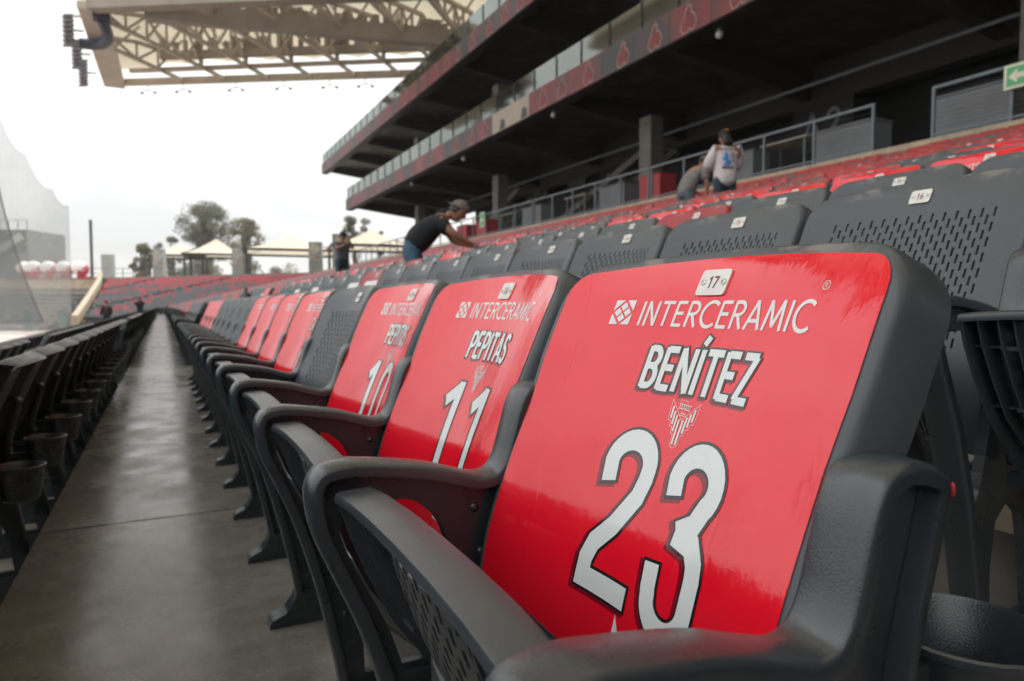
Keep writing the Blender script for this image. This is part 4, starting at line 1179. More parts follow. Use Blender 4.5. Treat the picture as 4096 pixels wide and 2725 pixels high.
# ------------------------------------------------------------------ grandstand building on the right
GX = 14.0
def gs():
    g = empty('grandstand', (20, 30, CON_H))
    tag(g, 'two-level concrete grandstand with red fascia boards and glass balustrades', 'grandstand')
    def part(mb, name, m, smooth=None):
        o = mb.build(name, m, g, smooth); o.matrix_parent_inverse = Matrix.Translation(-Vector(g.location)); return o
    YA = -14
    # decks: (front x, bottom h, far end y)
    for (fx, hb, ye, dh) in ((14.0, 8.82, 58.2, 0.93), (14.4, 13.82, 69.6, 0.98)):
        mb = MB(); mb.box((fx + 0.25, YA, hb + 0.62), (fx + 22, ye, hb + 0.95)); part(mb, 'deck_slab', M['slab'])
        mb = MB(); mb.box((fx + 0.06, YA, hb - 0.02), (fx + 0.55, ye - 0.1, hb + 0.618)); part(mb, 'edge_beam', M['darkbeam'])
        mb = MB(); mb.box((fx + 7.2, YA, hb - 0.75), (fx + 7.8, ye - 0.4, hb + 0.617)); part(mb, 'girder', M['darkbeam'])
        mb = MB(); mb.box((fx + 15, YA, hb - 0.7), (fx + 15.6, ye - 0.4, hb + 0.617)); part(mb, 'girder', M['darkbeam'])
        y = ye - 0.55
        while y > YA:
            mb = MB()
            z0 = hb + 0.10; x0, x1 = fx + 0.552, fx + 22
            # tapered cross beam: shallow at the tip, deep at the girder
            pts = [(x0, z0 + 0.10), (fx + 7.198, hb - 0.55), (fx + 7.198, hb + 0.616), (x0, hb + 0.616)]
            a = [mb.vert((x, y - 0.22, z)) for x, z in pts]; b = [mb.vert((x, y + 0.22, z)) for x, z in pts]
            mb.face(a); mb.face(b[::-1])
            for k in range(4): mb.face((a[k], b[k], b[(k + 1) % 4], a[(k + 1) % 4]))
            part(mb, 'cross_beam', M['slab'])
            y -= 6.65
        # fascia boards
        L = 1.8; k = 0; y = ye - L
        while y > YA:
            tanp = fx == 14.0 and 26.2 < y + 0.9 < 29.6
            mb = MB(); mb.box((fx, y + 0.008, hb), (fx + 0.058, y + L - 0.008, hb + dh)); part(mb, 'fascia_board', M['boardtan' if tanp else 'board'])
            yc = y + 0.75 + 0.2 * math.sin(k * 1.7)
            if tanp:
                mb = MB(); mb.poly([(fx - 0.006, yc - 0.5, hb + 0.04), (fx - 0.006, yc + 0.1, hb + 0.04), (fx - 0.006, yc - 0.05, hb + 0.5), (fx - 0.006, yc - 0.45, hb + 0.42)]); part(mb, 'board_print', M['emblemdark'])
            else:
                # stylised printed figure: cream outline, red body, dark accents
                sh = [(-0.20, 0.04), (-0.30, 0.22), (-0.26, 0.45), (-0.14, 0.62), (-0.10, 0.80), (0.02, 0.90), (0.13, 0.80), (0.10, 0.66), (0.24, 0.55), (0.33, 0.34), (0.27, 0.12), (0.16, 0.05), (0.05, 0.16), (-0.05, 0.05)]
                sh = [(a * 1.05, b * dh) for a, b in sh]
                mb = MB(); ids = [mb.vert((fx - 0.006, yc - a, hb + b)) for a, b in sh]
                for t in tessellate_polygon([[Vector((a, b, 0)) for a, b in sh]]): mb.face([ids[q] for q in t])
                part(mb, 'printed_figure', M['emblemred'])
                mb = MB(); ribbon(mb, sh + [sh[0]], 0.045, lambda a, b, d: (fx - 0.010, yc - a, hb + b), 0, 0.2); part(mb, 'figure_outline', M['emblemline'])
                mb = MB(); mb.poly([(fx - 0.012, yc - 0.02, hb + 0.50), (fx - 0.012, yc + 0.10, hb + 0.62), (fx - 0.012, yc - 0.07, hb + 0.64)]); mb.poly([(fx - 0.012, yc - 0.12, hb + 0.18), (fx - 0.012, yc - 0.26, hb + 0.30), (fx - 0.012, yc - 0.20, hb + 0.42)]); part(mb, 'figure_accent', M['emblemdark'])
            k += 1; y -= L
        # glass balustrade with slim posts, standing just behind the boards
        y = ye - 0.3; gh = 0.92
        mb = MB(); mb.box((fx + 0.09, YA, hb + dh + 0.0005), (fx + 0.15, ye - 0.3, hb + dh + 0.04)); part(mb, 'channel', M['darksteel'])
        while y - L > YA:
            mb = MB(); mb.box((fx + 0.112, y - L + 0.012, hb + dh + 0.042), (fx + 0.126, y - 0.012, hb + dh + gh)); part(mb, 'glass_panel', M['glass'])
            mb = MB(); mb.bar((fx + 0.088, y, hb + dh + 0.041), (fx + 0.088, y, hb + dh + gh - 0.02), 0.030, 0.034, (1, 0, 0)); mb.bar((fx + 0.07, y, hb + dh + 0.42), (fx + 0.108, y, hb + dh + 0.42), 0.07, 0.09); part(mb, 'post', M['darksteel'])
            y -= L
        mb = MB(); mb.tube([(fx + 0.21, YA, hb + dh + gh - 0.10), (fx + 0.21, ye - 0.3, hb + dh + gh - 0.10)], 0.022, 6); part(mb, 'handrail', M['steel'])
        # recessed back wall of the level above
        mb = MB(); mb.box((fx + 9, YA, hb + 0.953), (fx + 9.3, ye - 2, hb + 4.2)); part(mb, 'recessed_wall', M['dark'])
    # concourse level: back wall with openings, columns, floor strip
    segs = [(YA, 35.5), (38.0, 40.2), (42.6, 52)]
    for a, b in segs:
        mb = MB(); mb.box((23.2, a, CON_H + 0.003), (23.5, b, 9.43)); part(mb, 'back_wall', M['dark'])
    mb = MB(); mb.box((23.2, 35.5, CON_H + 0.003), (23.5, 38.0, 7.2)); part(mb, 'wall_sill', M['dark'])
    mb = MB(); mb.box((23.2, 40.2, CON_H + 0.003), (23.5, 42.6, 7.2)); part(mb, 'wall_sill', M['dark'])
    for y in (8.1, 21.4, 34.7, 48.0):
        mb = MB(); mb.box((16.7, y - 0.35, CON_H + 0.002), (17.3, y + 0.35, 8.06)); part(mb, 'column', M['column'])
        mb = MB(); mb.box((16.66, y - 0.39, CON_H + 0.004), (17.34, y + 0.39, CON_H + 1.1)); part(mb, 'column_base', M['box'])
        mb = MB(); mb.box((16.7, y - 0.35, 9.78), (17.3, y + 0.35, 13.0)); part(mb, 'column', M['column'])
    # sloping steel stair soffit seen inside
    for (ya, yb) in ((24.5, 33.0), (37, 45)):
        mb = MB(); mb.bar((19.5, ya, 7.9), (19.5, yb, 5.2), 0.25, 0.3); mb.bar((21.0, ya, 7.9), (21.0, yb, 5.2), 0.25, 0.3)
        for t in range(9): f = t / 8; mb.bar((19.5, ya + (yb - ya) * f, 7.95 - 2.7 * f), (21.0, ya + (yb - ya) * f, 7.95 - 2.7 * f), 0.3, 0.05)
        part(mb, 'inner_stair', M['column'])
    # a long pipe under the deck
    mb = MB(); mb.tube([(19.0, YA, 8.0), (19.0, 50, 8.0)], 0.06, 8); part(mb, 'pipe', M['steel'])
    for y, t in ((30.2, 'A3'), (17.6, 'A2')):
        mb = MB()
        for s in text_strokes('A', 0, 0.75, 0, 1.0) + [[(p[0] + 0.95, p[1]) for p in q] for q in text_strokes(t[1], 0, 0.6, 0, 1.0)]:
            ribbon(mb, s, 0.13, lambda a, b, d: (20.9, y - a, 6.6 + b * 1.1), 0, 0.3)
        part(mb, 'section_lettering', M['box'])
        mb = MB(); mb.box((20.95, y - 2.0, 6.3), (21.05, y + 0.5, 8.0)); part(mb, 'section_board', M['dark'])
    return g
gs()
# domes and lamps hanging below the deck edge
for k, (x, y, h, txt) in enumerate(((14.5, 15.2, 8.62, 'white dome camera under the lower deck, nearest the camera'), (14.5, 24.6, 8.62, 'white dome camera under the lower deck near the tan board'), (14.5, 34.0, 8.62, 'white dome camera under the lower deck, farther along'), (14.5, 42.5, 8.62, 'white dome camera under the lower deck, farthest along'))):
    d = empty('dome_camera', (x, y, h + 0.18))
    mb = MB(); mb.ellipsoid((0, 0, -0.17), (0.11, 0.11, 0.12), 14, 8); mb.build('dome', M['dust'], d, 60)
    mb = MB(); mb.tube([(0, 0, 0.0), (0, 0, -0.10)], 0.06, 10); mb.build('mount', M['steel'], d, 40)
    tag(d, txt, 'security camera', 'dome cameras under the deck')

# ---- concourse guard rails, one section at a time
def rail(name, y0, y1, lab, step=1.6, x=CON_X + 0.12, h=1.08, mesh=True):
    g = empty(name, (x, y0, CON_H))
    n = max(1, round((y1 - y0) / step))
    for k in range(n + 1):
        mb = MB(); y = (y1 - y0) * k / n; mb.bar((0, y, 0.001), (0, y, h - 0.03), 0.06, 0.06, (1, 0, 0)); mb.build('post', M['steel'], g)
    mb = MB(); mb.bar((0, -0.03, h), (0, y1 - y0 + 0.03, h), 0.06, 0.06); mb.build('top_rail', M['steel'], g)
    mb = MB(); mb.bar((0, 0.03, 0.10), (0, y1 - y0 - 0.03, 0.10), 0.04, 0.04); mb.build('bottom_rail', M['steel'], g)
    if mesh:
        for k in range(n):
            mb = MB(); a = (y1 - y0) * k / n + 0.035; b = (y1 - y0) * (k + 1) / n - 0.035
            for j in range(1, 9): mb.bar((0, a, 0.12 + 0.1 * j), (0, b, 0.12 + 0.1 * j), 0.006, 0.006)
            mb.build('wire_infill', M['darksteel'], g)
    tag(g, lab, 'railing', 'guard rails along the concourse')
rail('guard_rail', 3.0, 9.02, 'guard rail carrying the green arrow sign at upper right')
rail('guard_rail', 10.4, 18.4, 'guard rail behind the person in white')
rail('guard_rail', 18.55, 26.5, 'guard rail in front of the concrete column')
rail('guard_rail', 26.7, 39.5, 'guard rail below the dark A3 lettering')
rail('guard_rail', 39.7, 56.0, 'far guard rail behind the man in the black shirt')
# curb pieces under the rails
mb = MB(); mb.box((CON_X - 0.02, -8, CON_H - 0.25), (CON_X + 0.35, 70, CON_H + 0.002)); tag(mb.build('concourse_curb', M['tan']), kind='structure')
# grey boxes, tables and red bins on the concourse
def box_unit(y, w, h, red, lab, x=CON_X + 1.1):
    g = empty('concession_box', (x, y, CON_H))
    mb = MB(); mb.box((-0.35, -w / 2, 0.04), (0.35, w / 2, h)); mb.build('body', M['redpaint' if red else 'box'], g)
    mb = MB(); mb.box((-0.38, -w / 2 - 0.03, h + 0.001), (0.38, w / 2 + 0.03, h + 0.035)); mb.build('lid', M['redpaint' if red else 'box'], g)
    tag(g, lab, 'box', 'boxes along the concourse')
box_unit(8.6, 1.6, 1.02, False, 'grey box below the green arrow sign')
box_unit(11.7, 1.7, 0.95, False, 'grey box behind the rail right of the gate gap')
box_unit(15.4, 1.6, 0.95, False, 'grey box behind the rail, right of the white shirt')
box_unit(21.6, 1.6, 1.0, False, 'grey box beside the concrete column')
box_unit(27.9, 1.8, 1.0, False, 'grey box below the bright opening')
box_unit(33.5, 1.2, 1.0, True, 'red box right of the far column foot')
box_unit(36.2, 1.4, 1.0, True, 'red box left of the far column foot')
box_unit(19.3, 1.1, 1.0, True, 'red box behind the person in grey')
def table(y, lab, x=CON_X + 1.2):
    g = empty('high_table', (x, y, CON_H))
    mb = MB(); mb.box((-0.4, -0.8, 0.98), (0.4, 0.8, 1.03)); mb.build('table_top', M['step'], g)
    for a in (-0.34, 0.34):
        for b in (-0.7, 0.7): mb = MB(); mb.bar((a, b, 0.001), (a * 0.9, b * 0.95, 0.979), 0.05, 0.05, (1, 0, 0)); mb.build('leg', M['steel'], g)
    tag(g, lab, 'table', 'high tables on the concourse')
table(13.6, 'pale high table between two grey boxes'); table(24.3, 'high table left of the concrete column'); table(30.6, 'high table left of the bright opening')
# exit sign
def sign(y, w, h, hh, lab, arrow):
    g = empty('exit_sign', (CON_X + 0.05, y, hh))
    mb = MB(); mb.box((-0.02, -w / 2, 0), (0.0, w / 2, h)); mb.build('panel', M['cream'], g)
    mb = MB(); k = 0.05; mb.poly([(-0.024, -w / 2 + k, k), (-0.024, w / 2 - k, k), (-0.024, w / 2 - k, h - k), (-0.024, -w / 2 + k, h - k)]); mb.build('green_field', M['green'], g)
    if arrow:
        mb = MB(); c = w * 0.25; z = h / 2
        mb.poly([(-0.028, y_, z_) for y_, z_ in ((c + 0.16, z), (c, z + 0.13), (c, z + 0.05), (c - 0.22, z + 0.05), (c - 0.22, z - 0.05), (c, z - 0.05), (c, z - 0.13))]); mb.build('arrow', M['cream'], g)
    tag(g, lab, 'sign')
sign(7.15, 0.95, 0.46, CON_H + 0.62, 'green exit sign with cream arrow at the right edge', True)
sign(31.8, 0.55, 0.75, CON_H + 0.45, 'small pale green sign hung on the far rail', True)

# ------------------------------------------------------------------ canopy roof over the far end of the stand
E1 = Vector((0.845, -0.535)); E2 = Vector((0.66, 0.75))
def roof():
    g = empty('roof_canopy', (10, 62, 22.8))
    tag(g, 'large cream membrane roof on beige steel trusses at top left', 'roof')
    def part(mb, name, m, smooth=None):
        o = mb.build(name, m, g, smooth); o.matrix_parent_inverse = Matrix.Translation(-Vector(g.location)); return o
    B = Vector((-5.0, 60.3)); A = Vector((-4.6, 79.7)); H0 = 22.8; LEN = 52
    def nearp(s): return B + E1 * s
    def farp(s): return A + E1 * s
    def P(v, h): return (v.x, v.y, h)
    TL = 16.66
    def rise(v):
        """height of the membrane above the eaves"""
        d = v - B
        det = E1.x * E2.y - E1.y * E2.x
        s = (d.x * E2.y - d.y * E2.x) / det; t = (E1.x * d.y - E1.y * d.x) / det
        left = max(0.0, min(1.0, (s + t * 0.75) / 9.0))
        return 0.35 + 3.3 * left * max(0.05, math.sin(math.pi * max(0.0, min(1.0, (t + 1) / (TL + 2))))) ** 0.7
    # left fascia, far fascia, near girder
    d = (A - B).normalized(); nrm = Vector((d.y, -d.x))
    mb = MB(); mb.bar(P(B - d * 0.4 + nrm * 0.9, H0), P(A + d * 0.2 + nrm * 0.9, H0), 1.8, 0.55); part(mb, 'front_fascia', M['beam'])
    mb = MB(); mb.bar(P(farp(0.3), H0), P(farp(LEN), H0), 0.5, 0.6); part(mb, 'end_fascia', M['beam'])
    mb = MB(); mb.bar(P(nearp(1.0), H0 + 0.25), P(nearp(LEN), H0 + 0.25), 1.0, 1.3); part(mb, 'edge_girder', M['beamdark'])
    off = (E2 * -3.4)
    mb = MB(); mb.bar(P(farp(5.0) + off * 0.8, H0 + 0.15), P(farp(LEN) + off, H0 + 0.15), 0.35, 0.35); part(mb, 'secondary_beam', M['beam'])
    mb = MB(); mb.bar((-0.6, 58.9, H0 - 0.1), (30.0, 51.3, H0 - 0.1), 0.8, 1.3); part(mb, 'main_girder', M['beamdark'])
    # deep walkway beam at the rear of the trusses
    mb = MB(); mb.bar(P(farp(9) + off * 1.15, H0 + 1.0), P(farp(LEN) + off * 1.15, H0 + 1.0), 0.4, 0.7); part(mb, 'rear_beam', M['beamdark'])
    # trusses
    k = 0; s = -8.6
    while s < LEN - 4:
        # start on the near edge, or on the front fascia for the first ones
        if s >= 0.5: st = nearp(s); t0 = 0.0
        else:
            t0 = -s / 12.54 * TL * 1.0; st = B + E1 * s + E2 * t0
        en = nearp(s) + E2 * (TL - 3.3)
        L = (en - st).length
        if L > 3:
            mb = MB()
            mb.bar(P(st, H0), P(en, H0), 0.28, 0.28)
            n = max(2, int(L / 2.0)); tops = []
            for j in range(n + 1):
                v = st.lerp(en, j / n); dep = min(rise(v) - 0.15, 0.25 + 3.0 * (j / n) * (L / 12.0))
                tops.append((v, H0 + max(0.2, dep)))
            for j in range(n): mb.bar(P(tops[j][0], tops[j][1]), P(tops[j + 1][0], tops[j + 1][1]), 0.30, 0.30)
            for j in range(1, n + 1):
                mb.bar(P(tops[j][0], H0), P(tops[j][0], tops[j][1]), 0.2, 0.2)
                a = tops[j - 1][0] if j % 2 else tops[j][0]; b = tops[j][0] if j % 2 else tops[j - 1][0]
                mb.bar(P(a, H0), P(b, tops[j][1] if j % 2 else tops[j - 1][1]), 0.18, 0.18)
            part(mb, 'truss', M['beam'])
            # V struts up to the membrane between trusses
            for j in range(1, n + 1, 2):
                v = tops[j][0]; o1 = v + E1 * 2.4; o2 = v - E1 * 2.4
                for o_ in (o1, o2):
                    mb = MB(); mb.bar(P(v, H0 + 0.1), P(o_, H0 + rise(o_) - 0.1), 0.15, 0.15); part(mb, 'strut', M['beam'])
            # short rafter from the secondary beam to the end fascia
            q = nearp(s) + E2 * TL
            mb = MB(); mb.bar(P(en, H0), P(q, H0 - 0.05), 0.25, 0.3); part(mb, 'rafter', M['beam'])
        k += 1; s += 4.3
    # membrane panels between truss lines
    s = -12.54; w = 4.3
    while s < LEN:
        mb = MB(); rows = []
        for i in range(5):
            ss = s + w * i / 4; row = []
            for j in range(13):
                lo = max(0.0, -ss / 12.54 * TL) if ss < 0 else -0.3
                t = lo + (TL - lo) * j / 12
                v = B + E1 * ss + E2 * t
                row.append(P(v, H0 + rise(v) + 0.28 + 0.35 * math.sin(math.pi * i / 4)))
            rows.append(row)
        mb.grid(rows); part(mb, 'membrane_panel', M['roofcloth'], 60)
        s += w
    # catwalk clutter: cable trays and brackets along the girder
    mb = MB(); cr_ = random.Random(3)
    for j in range(60):
        t = cr_.uniform(0, 1); x = -0.6 + 24 * t; y = 58.9 - 6 * t; mb.box((x - 0.15, y - 0.2, H0 + 0.56), (x + 0.25, y + 0.3, H0 + cr_.uniform(0.7, 1.3)))
    for j in range(70):
        v = farp(9 + cr_.uniform(0, 28)) + off * 1.15; mb.box((v.x - 0.2, v.y - 0.2, H0 + 1.36), (v.x + 0.2, v.y + 0.2, H0 + cr_.uniform(2.0, 2.6)))
    part(mb, 'catwalk_fittings', M['beamdark'])['kind'] = 'stuff'
    return g
roof()
# unseen roof bay added to keep overhead sky off the near seats
def unseen_bay():
    g = empty('roof_canopy', (10, 10, 23))
    tag(g, 'unseen cream membrane roof bay added above the near seats for shade', 'roof')
    def part(mb, name, m):
        o = mb.build(name, m, g); o.matrix_parent_inverse = Matrix.Translation(-Vector(g.location)); return o
    for k in range(9):
        x0 = -5 + k * 4.6; x1 = x0 + 4.55
        yb = lambda x: 49.5 - 0.63 * (x + 5)
        mb = MB(); mb.grid([[(x0, -30, 23.2), (x0, 10, 24.4), (x0, yb(x0), 23.2)], [((x0 + x1) / 2, -30, 23.6), ((x0 + x1) / 2, 10, 24.9), ((x0 + x1) / 2, yb((x0 + x1) / 2), 23.6)], [(x1, -30, 23.2), (x1, 10, 24.4), (x1, yb(x1), 23.2)]]); part(mb, 'membrane_panel', M['roofcloth'])
    mb = MB(); mb.bar((-5.2, -30, 22.8), (-5.2, 49.6, 22.8), 1.8, 0.55); part(mb, 'front_fascia', M['beam'])
    for k in range(8):
        mb = MB(); y = -26 + k * 9; mb.bar((-4.2, y, 22.7), (36, y, 22.7), 0.5, 0.9); part(mb, 'truss', M['beam'])
unseen_bay()
def wing():  # added out of view; blocks the light from behind the near seats
    g = empty('grandstand', (-10, -30, -2.4))
    tag(g, 'unseen grandstand wing added behind the camera to darken the near seats', 'grandstand')
    def part(mb, name, m):
        o = mb.build(name, m, g); o.matrix_parent_inverse = Matrix.Translation(-Vector(g.location)); return o
    a = Vector((20, -13)); d = Vector((-0.80, -0.60)); nn = Vector((0.60, -0.80)); L = 75
    def slab(o0, o1, h0, h1, name, m):
        mb = MB(); p = [a + nn * o0, a + d * L + nn * o0, a + d * L + nn * o1, a + nn * o1]
        lo = [mb.vert((q.x, q.y, h0)) for q in p]; hi = [mb.vert((q.x, q.y, h1)) for q in p]
        mb.face(lo[::-1]); mb.face(hi)
        for k in range(4): mb.face((lo[k], lo[(k + 1) % 4], hi[(k + 1) % 4], hi[k]))
        part(mb, name, m)
    for k in range(16): slab(0.9 * k, 16, -2.4, -1.6 + 0.4 * k, 'terrace_step', M['fargrey'])
    slab(12, 30, 8.8, 9.8, 'deck_slab', M['board']); slab(12, 30, 13.8, 14.8, 'deck_slab', M['board']); slab(22, 22.5, 4, 24, 'back_wall', M['dark'])
    slab(4, 34, 22.6, 23.4, 'roof_deck', M['beam'])
wing()
# floodlight racks and the blue duct on the front fascia
for k, (y, h, lab) in enumerate(((64.6, 22.3, 'largest floodlight rack on the roof corner, beside the navy duct'), (70.6, 22.4, 'middle floodlight rack on the roof edge'), (76.0, 22.4, 'lowest floodlight rack on the roof edge, near the far corner'))):
    g = empty('floodlight_rack', (-5.0, y, h))
    mb = MB(); mb.bar((0, 0, 0.2), (-1.0, 0, 0.1), 0.12, 0.12); mb.bar((-1.0, 0, -1.1), (-1.0, 0, 1.2), 0.10, 0.10, (1, 0, 0)); mb.build('bracket', M['lamp'], g)
    for j in range(7):
        z = -1.05 + j * 0.36
        mb = MB(); mb.bar((-1.35, -0.1, z - 0.06), (-0.75, 0.1, z + 0.12), 0.75, 0.20); mb.build('floodlight', M['lamp'], g)
    tag(g, lab, 'floodlights', 'floodlight racks on the roof edge')
g = empty('duct', (-4.6, 63, 22.3))
pts = [(-3.6, 60.6, 22.4), (-3.4, 61.4, 22.1), (-3.3, 62.8, 21.95), (-3.4, 64.2, 21.95), (-3.8, 65.3, 21.95), (-4.6, 65.9, 21.95), (-5.4, 66.0, 21.95)]
mb = MB(); mb.tube([(p[0] + 4.6, p[1] - 63, p[2] - 22.3) for p in spline2([(p[0], p[1]) for p in pts], 1) and pts], 0.42, 10); mb.build('hose', M['navy'], g, 50)
mb = MB(); mb.box((0.5, -2.9, -0.15), (1.6, -1.9, 0.35)); mb.build('fan_box', M['navy'], g)
tag(g, 'dark blue curved duct hanging at the roof corner', 'duct')
for k, s in enumerate((4.6, 8.2, 13.6, 18.4, 23.0, 26.5)):
    v = Vector((-4.6, 79.7)) + E1 * s
    g = empty('hanging_lamp', (v.x, v.y, 22.5))
    mb = MB(); mb.bar((0, 0, 0), (0, 0, -0.55), 0.06, 0.06, (1, 0, 0)); mb.tube([(-0.55, 0.34, -0.72), (-0.3, 0.19, -0.54), (0, 0, -0.55), (0.3, -0.19, -0.54), (0.55, -0.34, -0.72)], 0.04, 6); mb.build('bracket', M['lamp'], g)
    for a in (-1, 1): mb = MB(); mb.ellipsoid((a * 0.58, -a * 0.36, -0.78), (0.19, 0.19, 0.12), 10, 6); mb.build('lamp_head', M['lamp'], g, 50)
    tag(g, 'twin lamp below the far roof edge, %s from the left corner' % ordinal(k + 1), 'lamp', 'twin lamps under the roof edge')

# ------------------------------------------------------------------ far concourse: tents, pillars, pole, helmets, steps
def tent(lat, dep, w, eave, peak, lab, base=CON_H):
    c = PL(lat, dep, 0); g = empty('tent', (c.x, c.y, base), -R(27.1) + R(38) * 0.5)
    hw = w / 2; e = eave - base; p = peak - base
    mb = MB(); rows = []
    n = 12
    for j in range(9):
        f = j / 8; r = hw * (1 - f); z = e + (p - e) * (f ** 1.35)
        ring = []
        for side in range(4):
            a, b = [((-1, -1), (1, -1)), ((1, -1), (1, 1)), ((1, 1), (-1, 1)), ((-1, 1), (-1, -1))][side]
            for i in range(4):
                t = i / 4; x = a[0] + (b[0] - a[0]) * t; y = a[1] + (b[1] - a[1]) * t
                sag = 0.10 * (1 - f) * math.sin(math.pi * t)
                ring.append((x * r, y * r, z + sag * 0.8))
        ring.append(ring[0]); rows.append(ring)
    mb.grid(rows); mb.build('canopy', M['tentcloth'], g, 30)
    for a in (-1, 1):
        for b in (-1, 1): mb = MB(); mb.bar((a * hw * 0.93, b * hw * 0.93, 0.001), (a * hw * 0.93, b * hw * 0.93, e), 0.26, 0.26, (1, 0, 0)); mb.build('post', M['darksteel'], g)
    for q0, q1 in (((-1, -1), (1, -1)), ((1, -1), (1, 1)), ((1, 1), (-1, 1)), ((-1, 1), (-1, -1))):
        mb = MB(); mb.bar((q0[0] * hw, q0[1] * hw, e - 0.12), (q1[0] * hw, q1[1] * hw, e - 0.12), 0.2, 0.28); mb.build('eave_beam', M['darksteel'], g)
    mb = MB()
    for a, b in ((-1, -1), (1, -1), (1, 1), (-1, 1)): mb.bar((a * hw, b * hw, e - 0.05), (0, 0, p - 0.5), 0.10, 0.12)
    mb.build('rafters', M['darksteel'], g)
    tag(g, lab, 'tent', 'cream tents on the far concourse')
tent(-45.3, 93.5, 6.8, 7.5, 9.3, 'small cream tent, leftmost on the far concourse')
tent(-39.6, 92.0, 7.6, 7.5, 9.7, 'cream tent in front of the tall olive tree')
tent(-27.4, 85.0, 10.6, 7.4, 9.4, 'wide cream tent between the two tall mural pillars')
tent(-16.4, 79.0, 9.0, 7.45, 9.4, 'cream tent behind the standing person, nearest the deck end')
for k, (lat, dep, w, h, txt, lab) in enumerate(((-43.7, 85.0, 1.3, 3.35, '', 'mural pillar left of the leftmost tent'), (-32.7, 82.0, 1.3, 3.35, '', 'mural pillar between the second and third tents'), (-21.4, 74.8, 1.35, 3.35, 'A6', 'mural pillar marked A6 right of the wide tent'), (-16.7, 67.0, 1.5, 3.4, 'A5', 'taller mural pillar marked A5 beside the standing person'), (-53.6, 91.0, 1.45, 3.2, '', 'plain grey pillar standing alone near the pole'))):
    c = PL(lat, dep, 0); g = empty('pillar', (c.x, c.y, CON_H), -R(27.1))
    mb = MB(); mb.box((-w / 2, -0.35, 0.001), (w / 2, 0.35, h)); mb.build('shaft', M['pillar'], g)
    if k < 4:
        mb = MB(); mb.poly([(-w / 2 + 0.04, -0.356, h * 0.42), (w / 2 - 0.04, -0.356, h * 0.42), (w / 2 - 0.04, -0.356, h - 0.05), (-w / 2 + 0.04, -0.356, h - 0.05)]); mb.build('mural', M['poster'], g)
        mb = MB(); mb.poly([(0.1, -0.362, h * 0.46), (0.4, -0.362, h * 0.46), (0.4, -0.362, h * 0.52), (0.1, -0.362, h * 0.52)]); mb.build('red_patch', M['redpaint'], g)
    if txt:
        mb = MB()
        for s_ in text_strokes(txt, -w * 0.36, w * 0.36, h * 0.72, h * 0.95, 0.12): ribbon(mb, s_, 0.12, lambda a, b, d: (a, -0.366, b), 0, 0.3)
        mb.build('lettering', M['cream'], g)
    tag(g, lab, 'pillar', 'pillars on the far concourse')
# tall dark pole and a low railing line
c = PL(-57.6, 94, 0); g = empty('pole', (c.x, c.y, 4.4), -R(27.1))
mb = MB(); mb.box((-0.14, -0.14, 0), (0.14, 0.14, 8.1)); mb.build('mast', M['darksteel'], g); mb = MB(); mb.box((-0.5, -0.5, 0), (0.5, 0.5, 0.35)); mb.build('base', M['step'], g)
tag(g, 'tall dark pole standing on the far wall', 'pole')
g = empty('railing', PL(-55, 93, 4.4), -R(27.1))
for k in range(15): mb = MB(); mb.bar((-9 + k * 1.4, 0, 0), (-9 + k * 1.4, 0, 1.4), 0.07, 0.07, (1, 0, 0)); mb.build('post', M['darksteel'], g)
for z in (0.75, 1.4): mb = MB(); mb.bar((-9.1, 0, z), (10.7, 0, z), 0.06, 0.06); mb.build('rail', M['darksteel'], g)
tag(g, 'thin dark railing along the far wall top', 'railing')
# outfield block: tan wall, concrete steps, sloping parapet
ob = empty('outfield_bleacher', PL(-66, 92, -2.4), -R(27.1))
mb = MB(); mb.box((-26, 0, 0), (10.5, 8, 5.45)); mb.build('wall', M['step'], ob)
mb = MB(); mb.box((-26, -0.25, 5.45), (10.7, 8, 6.80)); mb.build('parapet', M['tan'], ob)
for k in range(9):
    mb = MB(); mb.box((-26, -0.7 * (9 - k) - 0.003, 0.25 + k * 0.52 - 0.515 if k else 0), (9.6 - (8 - k) * 0.42, -0.7 * (9 - k) + 0.695, 0.25 + (k + 1) * 0.52 - 0.52 + 0.30)); mb.build('step', M['bldg'], ob)
    mb = MB(); zt = 0.25 + (k + 1) * 0.52 - 0.22; mb.box((-26, -0.7 * (9 - k) - 0.30, zt + 0.002), (9.4 - (8 - k) * 0.42, -0.7 * (9 - k) + 0.45, zt + 0.15)); mb.build('bench', M['step'], ob)
tag(ob, 'concrete outfield bleacher steps under a tan parapet at left', 'bleachers')
